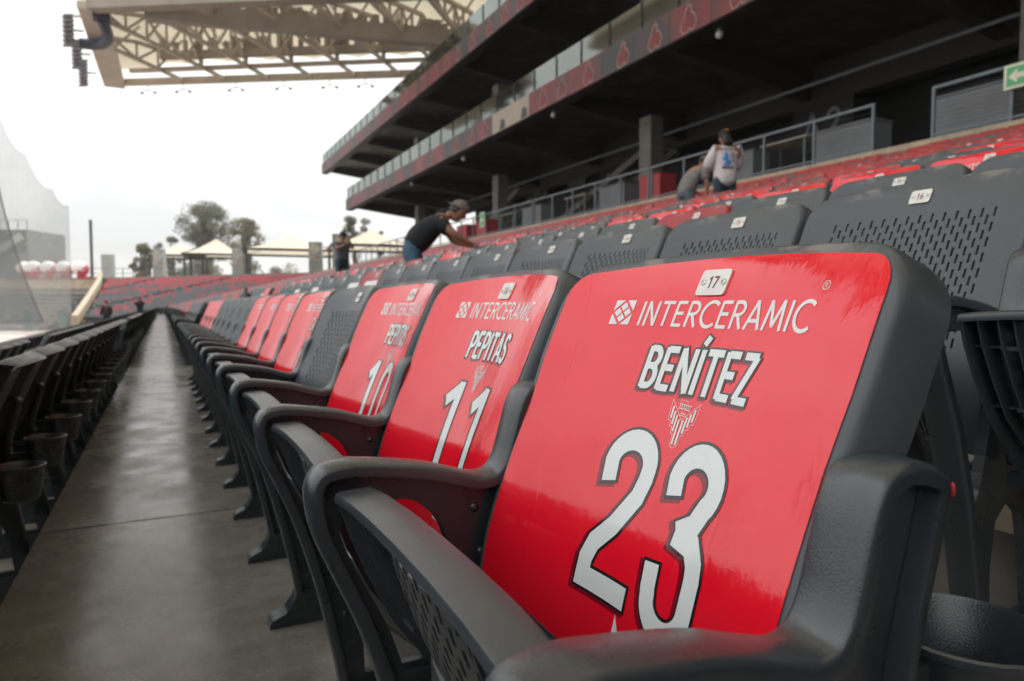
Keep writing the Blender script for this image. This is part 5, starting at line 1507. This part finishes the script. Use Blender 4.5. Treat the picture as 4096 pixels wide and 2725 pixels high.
for k, (lat, lab) in enumerate(((-66.4, 'giant red and white helmet, leftmost of five, behind its neighbour'), (-64.6, 'giant red and white helmet, second of five from the left'), (-62.6, 'giant red and white helmet, middle of the five'), (-60.5, 'giant red and white helmet, second of five from the pole'), (-58.4, 'giant red and white helmet, nearest of five to the pole'))):
    c = PL(lat, 92.6 + (0.8 if k == 0 else 0), 4.4); g = empty('giant_helmet', c, -R(27.1) + R(22))
    mb = MB()
    mb.ellipsoid((0, 0, 1.42), (1.02, 0.95, 0.98), 20, 14, lambda p: Vector((p.x, p.y, max(p.z, -0.55)))); mb.build('shell', M['helmetwhite'], g, 60)
    mb = MB(); mb.ellipsoid((0.52, -0.06, 1.26), (0.62, 0.84, 0.80), 18, 12, lambda p: Vector((max(p.x, -0.15), p.y, max(p.z, -0.7)))); mb.build('face_cover', M['helmetred'], g, 60)
    mb = MB(); mb.box((-0.25, -0.55, 0.0), (0.75, 0.5, 0.72)); mb.build('base', M['helmetred'], g)
    mb = MB(); ribbon(mb, arc(0.62, 1.30, 0.24, 0.26, 40, 320, 14), 0.12, lambda a, b, d: (a, -0.12 - 0.88 * math.sqrt(max(0.05, 1 - ((a - 0.45) / 0.70) ** 2 - ((b - 1.26) / 0.84) ** 2)) - 0.03, b), 0, 0.1); mb.build('letter', M['helmetwhite'], g)
    mb = MB(); mb.ellipsoid((0.1, -0.80, 0.85), (0.30, 0.16, 0.34), 12, 8); mb.build('ear_flap', M['helmetred'], g, 60)
    tag(g, lab, 'helmet', 'giant helmets on the outfield wall')
mb = MB(); c = PL(-66, 92, 0); 
rs = empty('red_plinth', PL(-61.5, 92.4, 4.4), -R(27.1)); mb.box((-6.5, -0.9, 0.001), (5.6, 0.9, 0.05)); mb.build('top', M['helmetred'], rs); mb = MB(); mb.box((-6.4, -0.85, -0.04), (5.5, 0.85, 0.0)); mb.build('edge', M['maroon'], rs); tag(rs, 'low dark red plinth under the giant helmets', 'plinth')
# grey block building far left
g = empty('grey_building', PL(-79, 108, -2.4), -R(27.1))
mb = MB(); mb.box((-9, 0, 0), (2.9, 9, 15.1)); mb.build('wall', M['bldg'], g)
mb = MB(); mb.box((-9, -0.4, 11.6), (2.6, -0.003, 15.0)); mb.build('upper_wall', M['darksteel'], g)
mb = MB(); mb.bar((-9, -0.7, 6.5), (2.4, -0.7, 14.0), 0.5, 1.1); mb.build('stair', M['pillar'], g)
for k in range(9): mb = MB(); mb.bar((-8.9 + k * 1.45, 0.2, 15.101), (-8.9 + k * 1.45, 0.2, 16.6), 0.09, 0.09, (1, 0, 0)); mb.build('post', M['darksteel'], g)
mb = MB(); mb.bar((-9, 0.2, 16.6), (2.8, 0.2, 16.6), 0.08, 0.08); mb.build('roof_rail', M['darksteel'], g)
tag(g, 'grey block building with diagonal outside stair at far left', 'building')
# two dark green posts in front of the steps
for lat, lab in ((-59.8, 'dark green post by the bleacher steps, left one of two'), (-55.6, 'dark green post by the bleacher steps, right one of two')):
    g = empty('field_post', PL(lat, 84.5, -2.38), -R(27.1)); mb = MB(); mb.box((-0.35, -0.2, 0), (0.05, 0.2, 2.6)); mb.build('shaft', M['greendark'], g); mb = MB(); mb.box((0.06, -0.2, 0), (0.40, 0.2, 2.2)); mb.build('pad', M['greendark'], g); tag(g, lab, 'post')

# ------------------------------------------------------------------ nets
def net(name, pts_top, pts_bot, m, lab, rope=0.05):
    g = empty(name, pts_bot[0]); o = Vector(pts_bot[0])
    mb = MB(); mb.grid([[Vector(p) - o for p in pts_bot], [Vector(a).lerp(Vector(b), 0.5) - o for a, b in zip(pts_bot, pts_top)], [Vector(p) - o for p in pts_top]]); mb.build('mesh_sheet', m, g)
    mb = MB(); mb.tube([Vector(p) - o for p in pts_top], rope, 5); mb.build('top_rope', M['lamp'], g)
    mb = MB(); mb.tube([Vector(pts_top[-1]) - o, Vector(pts_bot[-1]) - o], rope, 5); mb.build('side_rope', M['lamp'], g)
    tag(g, lab, 'net')
keyp = [(-57.5, 30.0), (-52.6, 22.6), (-49.3, 16.0), (-46.7, 12.5), (-45.1, 10.9)]
top, bot = [], []
for (l0, h0), (l1, h1) in zip(keyp[:-1], keyp[1:]):
    for k in range(10):
        t = k / 10; l = l0 + (l1 - l0) * t; h = h0 + (h1 - h0) * t - 0.085 * abs(h1 - h0) * 2.2 * math.sin(math.pi * t) * (1.0 if t < 0.99 else 0) - 0.25 * math.sin(math.pi * t)
        top.append(PL(l, 70, h)); bot.append(PL(l, 70, -2.3))
top.append(PL(-45.1, 70, 10.9)); bot.append(PL(-45.1, 70, -2.3))
net('safety_net', top, bot, M['net'], 'pale tall safety net with a scalloped top edge at left', 0.015)
for l, h0, lab in ((-49.3, 16.0, 'thin hanging cable above the second net scallop'), (-46.7, 12.5, 'thin hanging cable above the third net scallop')):
    g = empty('net_cable', PL(l, 70, h0)); mb = MB(); mb.tube([(0, 0, 0), (0.15, 0.1, 9), (0.4, 0.2, 19)], 0.014, 5); mb.build('cable', M['lamp'], g); tag(g, lab, 'cable')
top, bot = [], []
for k in range(21):
    t = k / 20; h = 14.5 - 14.8 * t; l = -34.0 + 3.1 * t ** 2.0
    top.append(PL(l, 45, h)); bot.append(PL(-42, 45, h))
net('safety_net', top, bot, M['netdark'], 'darker nearer net with a curved edge at far left', 0.05)

# ------------------------------------------------------------------ trees
def tree(lat, dep, h0, hc, rx, rz, n, m, lab, seed, lobes, base=-2.4):
    rg = random.Random(seed); c = PL(lat, dep, base); g = empty('tree', c)
    ch = hc - base
    mb = MB(); mb.tube([(0, 0, 0), (0.1, 0.05, ch * 0.3), (0.05, 0.1, ch * 0.62), (0.1, 0, ch * 0.95)], [0.34, 0.26, 0.18, 0.06], 8)
    cl = []
    for k in range(lobes):
        a = rg.uniform(0, 6.28); u = rg.uniform(-0.9, 1.0); r = math.sqrt(max(0, 1 - u * u)) * rg.uniform(0.25, 1.04)
        p = Vector((rx * r * math.cos(a), rx * r * math.sin(a), ch + rz * u)); cl.append((p, rg.uniform(0.14, 0.32) * rx))
        mb.tube([(0.05, 0.05, ch * rg.uniform(0.45, 0.7)), p * 0.6 + Vector((0, 0, ch * 0.38)), p], [0.12, 0.08, 0.03], 5)
    mb.build('trunk', M['bark'], g, 60)
    mb = MB()
    for p, r in cl:
        for j in range(n):
            d = Vector((rg.gauss(0, 1), rg.gauss(0, 1), rg.gauss(0, 1))).normalized() * r * rg.random() ** 0.33 * 1.15
            q = p + Vector((d.x, d.y, d.z * 0.8)); s = rg.uniform(0.10, 0.22)
            a = Vector((rg.gauss(0, 1), rg.gauss(0, 1), rg.gauss(0, 1))).normalized(); b = a.orthogonal().normalized()
            mb.poly([q - a * s, q + b * s * 0.55, q + a * s, q - b * s * 0.55])
    mb.build('crown', m, g)
    tag(g, lab, 'tree', 'trees behind the far concourse')
tree(-55.5, 125, 0, 14.2, 5.3, 4.9, 150, M['leaf'], 'tall olive tree with a broken crown, tallest in view', 1, 84)
tree(-46.6, 120, 0, 11.2, 3.3, 4.4, 130, M['leafgold'], 'golden-green tree right of the tallest tree', 2, 56)
tree(-60.5, 122, 0, 10.2, 2.6, 2.4, 90, M['leaf'], 'low sparse tree left of the tallest tree', 8, 12)
tree(-61.9, 115, 0, 7.6, 2.1, 3.3, 130, M['leafgold'], 'small golden tree left of the tents', 3, 34)
tree(-23.9, 105, 0, 12.0, 2.4, 2.3, 190, M['leaf'], 'dark round tree right of the A5 pillar', 4, 13)
tree(-21.2, 110, 0, 10.9, 1.0, 2.0, 90, M['leaf'], 'thin small tree just left of the deck end', 5, 8)
tree(-49, 108, 0, 5.6, 5.0, 2.2, 200, M['leaf'], 'low spreading tree seen below the second tent', 6, 20)
tree(-37.5, 108, 0, 5.6, 4.2, 2.0, 190, M['leaf'], 'low tree seen beneath the wide tent', 7, 16)
tree(27, 62, 0, 9.0, 3.2, 3.2, 190, M['leafgold'], 'green tree seen through the concourse opening', 9, 16, base=-2.4)

# ------------------------------------------------------------------ people
TMP = bpy.data.scenes.new('skin_workshop')          # scratch scene so that only the figure is evaluated
def skin(joints, edges, root, sub=2):
    """joints: name -> (x, y, z, radius or (rx, ry)); returns an evaluated smooth mesh"""
    names = list(joints); ix = {n: k for k, n in enumerate(names)}
    me = bpy.data.meshes.new('tmp_skin'); me.from_pydata([joints[n][:3] for n in names], [(ix[a], ix[b]) for a, b in edges], [])
    o = bpy.data.objects.new('tmp_skin', me); TMP.collection.objects.link(o)
    md = o.modifiers.new('skin', 'SKIN'); md.use_smooth_shade = True
    for n in names:
        r = joints[n][3]; sv = me.skin_vertices[0].data[ix[n]]
        sv.radius = (r, r) if not isinstance(r, tuple) else r
        sv.use_root = (n == root)
    s2 = o.modifiers.new('sub', 'SUBSURF'); s2.levels = sub; s2.render_levels = sub
    TMP.view_layers[0].update(); dg = TMP.view_layers[0].depsgraph; ev = o.evaluated_get(dg)
    res = bpy.data.meshes.new_from_object(ev)
    bpy.data.objects.remove(o); bpy.data.meshes.remove(me)
    return res
def joined(name, meshes, mats, parent):
    """merge several meshes into ONE mesh object"""
    bm = bmesh.new()
    for me in meshes: bm.from_mesh(me)
    out = bpy.data.meshes.new(name); bm.to_mesh(out); bm.free()
    for me in meshes: bpy.data.meshes.remove(me)
    out.materials.clear(); out.materials.append(mats)
    out.polygons.foreach_set('use_smooth', [True] * len(out.polygons)); out.polygons.foreach_set('material_index', [0] * len(out.polygons)); out.update()
    return link(name, out, parent)
def hand(w, d, side):
    """five-finger hand chain: palm at wrist w pointing along d, thumb towards side"""
    w = Vector(w); d = Vector(d).normalized(); s = Vector(side).normalized(); dn = d.cross(s).normalized()
    J = {'w': (*w, 0.026), 'p': (*(w + d * 0.055), (0.036, 0.018))}; E_ = [('w', 'p')]; out = [skin(J, E_, 'w', 1)]
    for k, (off, L) in enumerate(((0.028, 0.070), (0.010, 0.080), (-0.009, 0.074), (-0.027, 0.058))):
        b = w + d * 0.070 + s * off; m_ = b + d * L * 0.5 + dn * 0.006; t = b + d * L * 0.85 + dn * 0.026
        out.append(skin({'a': (*b, 0.0095), 'b': (*m_, 0.0085), 'c': (*t, 0.007)}, [('a', 'b'), ('b', 'c')], 'a', 1))
    b = w + d * 0.025 + s * 0.026; m_ = b + d * 0.03 + s * 0.028; t = m_ + d * 0.035 + dn * 0.01
    out.append(skin({'a': (*b, 0.012), 'b': (*m_, 0.010), 'c': (*t, 0.008)}, [('a', 'b'), ('b', 'c')], 'a', 1))
    return out
def head_mesh(c, look, up=(0, 0, 1), s=1.0):
    """head with jaw, nose, brow, mouth line and ears; look is the facing direction"""
    f = Vector(look).normalized(); u = Vector(up); u = (u - f * u.dot(f)).normalized(); l = u.cross(f)
    mb = MB(); c = Vector(c)
    def put(p): return c + (f * p[0] + l * p[1] + u * p[2]) * s
    n, m = 24, 18; rings = []
    for j in range(m + 1):
        ph = math.pi * j / m - math.pi / 2; row = []
        for i in range(n):
            t = 2 * math.pi * i / n
            x = math.cos(ph) * math.cos(t); y = math.cos(ph) * math.sin(t); z = math.sin(ph)
            X = 0.098 * x; Y = 0.075 * y; Z = 0.118 * z
            if z < 0: Y *= 1 + 0.32 * z; X *= 1 + 0.12 * z if x > 0 else 1 + 0.35 * z          # jaw
            if x > 0.75 and -0.35 < z < 0.12: X += 0.022 * max(0, 1 - abs(y) / 0.22) * max(0, 1 - abs(z + 0.15) / 0.25)   # nose
            if x > 0.55 and 0.05 < z < 0.22 and 0.15 < abs(y) < 0.6: X -= 0.010                # eye sockets
            if x > 0.7 and -0.58 < z < -0.48: X -= 0.006                                       # mouth
            row.append(mb.vert(put((X, Y, Z))))
        rings.append(row)
    for j in range(m):
        for i in range(n): mb.face((rings[j][i], rings[j][(i + 1) % n], rings[j + 1][(i + 1) % n], rings[j + 1][i]))
    for sd_ in (-1, 1):
        k = []
        for (x, z, y) in ((-0.004, 0.032, 0.070), (-0.030, 0.028, 0.088), (-0.032, -0.010, 0.088), (-0.008, -0.034, 0.068)): k.append(mb.vert(put((x, sd_ * y, z))))
        q = mb.vert(put((-0.010, sd_ * 0.070, 0.0)))
        for a in range(4): mb.face((k[a], k[(a + 1) % 4], q) if sd_ > 0 else (k[(a + 1) % 4], k[a], q))
    return mb.mesh('tmp_head', M['skin'], 60), put

def person(loc, rz, J, clothes, hair, lab, cap=None, hands=True, look=(1, 0, 0), up=(0, 0, 1), extra=None, scale=1.0):
    g = empty('person', loc, rz); g.scale = (scale,) * 3
    tag(g, lab, 'person')
    ED = [('pelvis', 'waist'), ('waist', 'chest'), ('chest', 'neck'), ('neck', 'skull'), ('chest', 'shl'), ('shl', 'ell'), ('ell', 'wrl'), ('chest', 'shr'), ('shr', 'elr'), ('elr', 'wrr'),
          ('pelvis', 'hipl'), ('hipl', 'knl'), ('knl', 'anl'), ('anl', 'tol'), ('pelvis', 'hipr'), ('hipr', 'knr'), ('knr', 'anr'), ('anr', 'tor')]
    RAD = {'pelvis': (0.10, 0.085), 'waist': (0.095, 0.08), 'chest': (0.115, 0.09), 'neck': 0.056, 'skull': 0.062, 'shl': 0.062, 'shr': 0.062, 'ell': 0.043, 'elr': 0.043, 'wrl': 0.030, 'wrr': 0.030,
           'hipl': 0.092, 'hipr': 0.092, 'knl': 0.062, 'knr': 0.062, 'anl': 0.042, 'anr': 0.042, 'tol': 0.034, 'tor': 0.034}
    JJ = {k: (*J[k], RAD[k]) for k in RAD}
    ms = [skin(JJ, ED, 'pelvis', 2)]
    hm, put = head_mesh(J['head'], look, up); ms.append(hm)
    if hands:
        for s in 'lr':
            d = Vector(J['wr' + s]) - Vector(J['el' + s]); side = Vector((0, 0, 1)) if abs(d.normalized().z) < 0.7 else Vector((1, 0, 0))
            ms += hand(J['wr' + s], d, side)
    body = joined('body', ms, M['skin'], g)
    # shirt
    pad = clothes.get('pad', 0.018); sl = clothes['sleeve']        # sleeve length: 0.5 = short, 2 = to the wrist
    def lerp(a, b, t): return tuple(Vector(J[a]).lerp(Vector(J[b]), t))
    SJ = {}
    big = clothes.get('bulk', 0.0)
    SJ['waist'] = (*J['waist'], (0.135 + pad + big, 0.110 + pad + big)); SJ['chest'] = (*J['chest'], (0.150 + pad + big, 0.118 + pad + big))
    SJ['hem'] = (*lerp('pelvis', 'waist', clothes.get('hem', 0.05)), (0.145 + pad + clothes.get('flare', 0.012), 0.118 + pad + clothes.get('flare', 0.012)))
    SJ['collar'] = (*lerp('chest', 'neck', 0.72), 0.075)
    E_ = [('hem', 'waist'), ('waist', 'chest'), ('chest', 'collar')]
    for s in 'lr':
        SJ['sh' + s] = (J['sh' + s][0], J['sh' + s][1] * 0.92, J['sh' + s][2] - 0.025, 0.060 + pad * 0.6); E_.append(('chest', 'sh' + s))
        if sl <= 1: SJ['e' + s] = (*lerp('sh' + s, 'el' + s, sl), 0.056 + pad); E_.append(('sh' + s, 'e' + s))
        else:
            SJ['e' + s] = (*J['el' + s], 0.050 + pad); E_.append(('sh' + s, 'e' + s)); SJ['w' + s] = (*lerp('el' + s, 'wr' + s, sl - 1), 0.038 + pad); E_.append(('e' + s, 'w' + s))
    joined('shirt', [skin(SJ, E_, 'chest', 2)], M[clothes['shirt']], g)
    TJ = {'pelvis': (*J['pelvis'], (0.150, 0.122)), 'top': (*lerp('pelvis', 'waist', 0.75), (0.140, 0.114))}; E_ = [('pelvis', 'top')]
    for s in 'lr':
        TJ['hip' + s] = (*J['hip' + s], 0.104); TJ['kn' + s] = (*J['kn' + s], 0.078); TJ['an' + s] = (*lerp('kn' + s, 'an' + s, 0.95), 0.064)
        E_ += [('pelvis', 'hip' + s), ('hip' + s, 'kn' + s), ('kn' + s, 'an' + s)]
    joined('trousers', [skin(TJ, E_, 'pelvis', 2)], M[clothes['trousers']], g)
    for s in 'lr':
        a = Vector(J['an' + s]); t = Vector(J['to' + s])
        joined('shoe', [skin({'h': (a.x, a.y, a.z - 0.03, 0.050), 'b': (*(a.lerp(t, 0.6)), 0.048), 't': (*(t + (t - a) * 0.15), 0.040)}, [('h', 'b'), ('b', 't')], 'b', 2)], M['shoe'], g)
    # hair and cap
    mb = MB()
    def shell(s0, zmin, back, m_=None):
        n, mm = 22, 12; rows = []
        for j in range(mm + 1):
            ph = math.pi / 2 - (math.pi / 2 + 0.9) * j / mm; row = []
            for i in range(n + 1):
                t = 2 * math.pi * i / n; x = math.cos(ph) * math.cos(t); y = math.cos(ph) * math.sin(t); z = math.sin(ph)
                lim = zmin if x < 0.35 else max(zmin, 0.38 + 0.2 * x)
                if x < 0: lim = min(lim, back)
                z2 = max(z, lim); k = math.sqrt(max(0, 1 - min(1, z2 * z2))) / max(1e-6, math.sqrt(x * x + y * y)) if z < lim else 1
                row.append(put((0.098 * s0 * x * min(1.0, k), 0.076 * s0 * y * min(1.0, k), 0.119 * s0 * z2 + 0.004)))
            rows.append(row)
        return rows
    mb.grid(shell(1.07, 0.0, hair.get('back', -0.35))); mb.build('hair', M[hair['mat']], g, 70)
    if hair.get('long'):
        joined('long_hair', [skin({'a': (*put((-0.035, 0, 0.03)), (0.090, 0.080)), 'b': (*put((-0.060, 0, -0.10)), (0.105, 0.065)), 'c': (*put((-0.085, 0, -0.19)), (0.095, 0.045))}, [('a', 'b'), ('b', 'c')], 'a', 2)], M['hair'], g)
    if cap:
        cp = MB(); rows = []
        for j in range(8):
            ph = math.pi / 2 - (math.pi / 2 - 0.22) * j / 7
            rows.append([put((0.112 * math.cos(ph) * math.cos(2 * math.pi * i / 20), 0.088 * math.cos(ph) * math.sin(2 * math.pi * i / 20), 0.02 + 0.122 * math.sin(ph))) for i in range(21)])
        cp.grid(rows); co = cp.build('cap', M[cap['mat']], g, 70)
        b = cap.get('brim', 1); vb = MB(); rows = []
        for k in range(9):
            a = -1.15 + 2.3 * k / 8; e = 0.075 * math.cos(a) ** 0.8
            rows.append([put((b * 0.105 * math.cos(a), 0.085 * math.sin(a), 0.044)), put((b * (0.105 * math.cos(a) + e), 0.085 * math.sin(a), 0.036 - 0.012 * abs(math.sin(a))))])
        vb.grid(rows); vb.build('visor', M[cap.get('vmat', cap['mat'])], co, 70)
        if cap.get('patch'):
            pb = MB(); pb.grid([[put((cap['px'] * 0.113 * math.cos(0.75) , y_, 0.02 + 0.123 * math.sin(0.75) + 0.0)), put((cap['px'] * 0.113 * math.cos(0.4), y_ * 1.1, 0.02 + 0.123 * math.sin(0.4)))] for y_ in (-0.03, 0, 0.03)]); pb.build('cap_patch', M[cap['patch']], co)
    if extra: extra(g, J, put)
    return g

def stand(arm='down', lean=0.0):
    J = dict(pelvis=(0, 0, 0.95), waist=(0.01 + lean * 0.1, 0, 1.10), chest=(0.0 + lean * 0.3, 0, 1.32), neck=(0.01 + lean * 0.45, 0, 1.47), skull=(0.02 + lean * 0.5, 0, 1.54), head=(0.04 + lean * 0.55, 0, 1.60),
             hipl=(0, 0.10, 0.90), hipr=(0, -0.10, 0.90), knl=(0.03, 0.11, 0.50), knr=(0.02, -0.11, 0.50), anl=(-0.01, 0.12, 0.09), anr=(-0.01, -0.12, 0.09), tol=(0.15, 0.14, 0.035), tor=(0.15, -0.14, 0.035),
             shl=(lean * 0.35, 0.19, 1.43), shr=(lean * 0.35, -0.19, 1.43))
    if arm == 'down': J.update(ell=(-0.01, 0.25, 1.14), elr=(-0.01, -0.25, 1.14), wrl=(0.06, 0.25, 0.90), wrr=(0.06, -0.25, 0.90))
    if arm == 'front': J.update(ell=(0.06, 0.27, 1.17), elr=(0.06, -0.27, 1.17), wrl=(0.26, 0.13, 1.14), wrr=(0.26, -0.13, 1.14))
    if arm == 'up': J.update(ell=(0.22, 0.20, 1.30), elr=(0.20, -0.24, 1.26), wrl=(0.30, 0.05, 1.48), wrr=(0.33, -0.05, 1.40))
    return J
# heading that turns a figure's +x to the camera's right / away / towards
RIGHT = -R(27.1); AWAY = R(90) - R(27.1); TOWARD = AWAY + math.pi
# 1 man in black bending over a seat (left arm side nearest the camera: his right side)
JB = dict(pelvis=(0.0, 0, 0.84), waist=(0.10, 0, 1.00), chest=(0.29, 0, 1.16), neck=(0.40, 0, 1.22), skull=(0.46, 0, 1.24), head=(0.52, 0.0, 1.265),
          hipl=(-0.01, 0.10, 0.82), hipr=(-0.01, -0.10, 0.82), knl=(0.10, 0.13, 0.45), knr=(0.12, -0.13, 0.45), anl=(-0.03, 0.14, 0.09), anr=(0.0, -0.14, 0.09), tol=(0.12, 0.16, 0.035), tor=(0.15, -0.16, 0.035),
          shl=(0.33, 0.18, 1.17), shr=(0.33, -0.18, 1.15), ell=(0.45, 0.17, 0.96), elr=(0.50, -0.20, 0.99), wrl=(0.66, 0.05, 0.89), wrr=(0.70, -0.07, 0.88))
def cloth(g, J, put):
    mb = MB(); mb.grid([[(0.74 + 0.03 * i, -0.10 + 0.05 * j, 0.855 + 0.012 * math.sin(i * 2 + j)) for i in range(5)] for j in range(4)]); mb.build('red_cloth', M['redplastic'], g, 60)
person((2.50, 7.35, row_h(3)), RIGHT, JB, dict(shirt='blackcloth', sleeve=0.72, trousers='jeans', pad=0.030, hem=-0.1, flare=0.004, bulk=0.03), dict(mat='hair', back=-0.3), 'person in black T-shirt, jeans and backward cap bending over the seats',
       cap=dict(mat='capgrey', vmat='capgrey', brim=-1, patch='cream', px=-1), look=(0.85, -0.10, -0.52), up=(0.5, 0, 0.85), extra=cloth)
# 2 person in white seen from behind
def shirt_print(g, J, put):
    # abstract print laid on the back of the shirt: dark bars, a ragged blue patch, a small check
    sh = [c for c in g.children if c.name.startswith('shirt')][0].data
    bv = BVHTree.FromPolygons([v.co for v in sh.vertices], [tuple(p.vertices) for p in sh.polygons])
    def B(y, z, e=0.004):
        h = bv.ray_cast(Vector((-1, y, z)), Vector((1, 0, 0)))[0]
        return (h.x - e if h else -0.18, y, z)
    def bars(z0, z1, n, seed):
        rr = random.Random(seed); mb = MB(); y = 0.11
        for k in range(n):
            w = 0.20 / n * rr.uniform(0.5, 0.8); mb.grid([[B(y, z0 + rr.uniform(0, 0.012)), B(y - w, z0 + rr.uniform(0, 0.012))], [B(y, z1), B(y - w, z1 - rr.uniform(0, 0.012))]]); y -= 0.20 / n
        o = mb.build('print_lettering', M['printblack'], g); o['kind'] = 'stuff'
    bars(1.375, 1.405, 8, 1); bars(1.07, 1.125, 6, 2)
    rows = [(0.0, -0.02, 0.06), (0.03, -0.05, 0.075), (0.06, -0.055, 0.03), (0.09, -0.03, 0.07), (0.12, -0.02, 0.085), (0.15, -0.035, 0.05), (0.18, -0.01, 0.055), (0.205, 0.0, 0.03), (0.225, 0.012, 0.022)]
    mb = MB(); mb.grid([[B(a + (b - a) * i / 5 + 0.02, 1.13 + z, 0.005) for i in range(6)] for z, a, b in rows]); mb.build('print_patch', M['printblue'], g)
    mb = MB()
    for i in range(6):
        for j in range(9):
            if (i + j) % 2: y0 = -0.115 + 0.014 * i; z0 = 1.19 + 0.018 * j; mb.poly([B(y0, z0), B(y0 + 0.013, z0), B(y0 + 0.013, z0 + 0.017), B(y0, z0 + 0.017)])
    mb.build('print_check', M['greycloth'], g)['kind'] = 'stuff'
person((7.65, 7.85, row_h(9)), AWAY + R(12), stand('front'), dict(shirt='whitecloth', sleeve=1.92, trousers='darkjeans', pad=0.040, hem=-1.1, flare=0.03), dict(mat='hair', back=-0.6, long=True), 'person in white long-sleeved shirt with blue back print, seen from behind',
       cap=dict(mat='capblack', brim=1, patch='orange', px=-1), look=(1, 0.1, -0.35), extra=shirt_print, scale=0.96)
# 3 person in grey bending beside the white shirt
JG = {k: v for k, v in JB.items()}
JG.update(chest=(0.24, 0, 1.20), waist=(0.08, 0, 1.02), neck=(0.34, 0, 1.29), skull=(0.38, 0, 1.33), head=(0.42, 0, 1.37), shl=(0.26, 0.18, 1.23), shr=(0.26, -0.18, 1.23), ell=(0.25, 0.22, 0.97), elr=(0.28, -0.24, 0.97), wrl=(0.40, 0.10, 0.83), wrr=(0.30, -0.22, 0.76))
person((8.30, 9.48, row_h(10) - 0.04), RIGHT + R(25), JG, dict(shirt='greycloth', sleeve=0.85, trousers='bluegrey', pad=0.034, hem=-0.7, flare=0.02), dict(mat='hair', back=-0.3), 'person in loose grey shirt leaning over, beside the white shirt', cap=dict(mat='capgrey', brim=1), look=(0.9, -0.2, -0.4), up=(0.4, 0, 0.9))
# 4 person standing farther along the rows
person((4.20, 17.9, row_h(5)), TOWARD + R(40), stand('up'), dict(shirt='bluegrey', sleeve=0.7, trousers='darkjeans', pad=0.024), dict(mat='hair', back=-0.4), 'person in blue-grey shirt standing among the seats left of the deck', cap=dict(mat='capblack', brim=1), look=(1, -0.1, -0.3))
# 5, 6 two people with cameras by the field
def cam_extra(g, J, put):
    mb = MB(); mb.box((0.30, -0.09, 1.40), (0.44, 0.09, 1.52)); mb.tube([(0.44, 0, 1.46), (0.66, 0, 1.45)], 0.055, 10); mb.build('held_camera', M['camera'], g)
def pack(g, J, put):
    mb = MB(); mb.ellipsoid((-0.22, 0, 1.22), (0.13, 0.18, 0.26), 12, 8); mb.build('backpack', M['camera'], g, 50)
person((-2.55, 40.5, row_h(-3)), AWAY + R(60), stand('down'), dict(shirt='maroon', sleeve=1.9, trousers='darkjeans', pad=0.03), dict(mat='hair', back=-0.2), 'person in maroon top and red cap with a black backpack', cap=dict(mat='capred', brim=1), look=(1, 0, -0.1), extra=pack)
person((-1.15, 45.0, row_h(-1) - 0.2), TOWARD + R(30), stand('up'), dict(shirt='blackcloth', sleeve=1.8, trousers='darkjeans', pad=0.03), dict(mat='hair', back=-0.2), 'person in black holding a camera up beyond the left rows', cap=dict(mat='capblack', brim=1), look=(1, 0, 0), extra=cam_extra)
# black shoulder bag left on a seat of the row above
g = empty('shoulder_bag', (row_x(1) + 0.42, 12.6, row_h(1) + 0.62))
mb = MB(); mb.ellipsoid((0, 0, 0.10), (0.10, 0.32, 0.14), 14, 8, lambda p: Vector((p.x, p.y, max(p.z, -0.7)))); mb.build('bag', M['camera'], g, 60)
mb = MB(); mb.tube([(0.0, -0.25, 0.16), (0.02, -0.1, 0.30), (0.02, 0.1, 0.30), (0, 0.25, 0.16)], 0.012, 6); mb.build('strap', M['camera'], g)
tag(g, 'black bag lying on a seat of the row above', 'bag')

bpy.data.scenes.remove(TMP)

# ------------------------------------------------------------------ thin summer haze
mb = MB(); mb.box((-130, -75, -3.4), (110, 175, 30))
hz = mb.build('haze', [])
hm = bpy.data.materials.new('haze_air'); hm.use_nodes = True
hn = hm.node_tree; hn.nodes.clear()
ho = hn.nodes.new('ShaderNodeOutputMaterial'); hv = hn.nodes.new('ShaderNodeVolumePrincipled')
hv.inputs['Color'].default_value = (0.93, 0.95, 0.95, 1)
hv.inputs['Density'].default_value = 0.0006
hv.inputs['Anisotropy'].default_value = 0.2
hn.links.new(hv.outputs['Volume'], ho.inputs['Volume'])
hz.data.materials.append(hm)
tag(hz, kind='stuff')
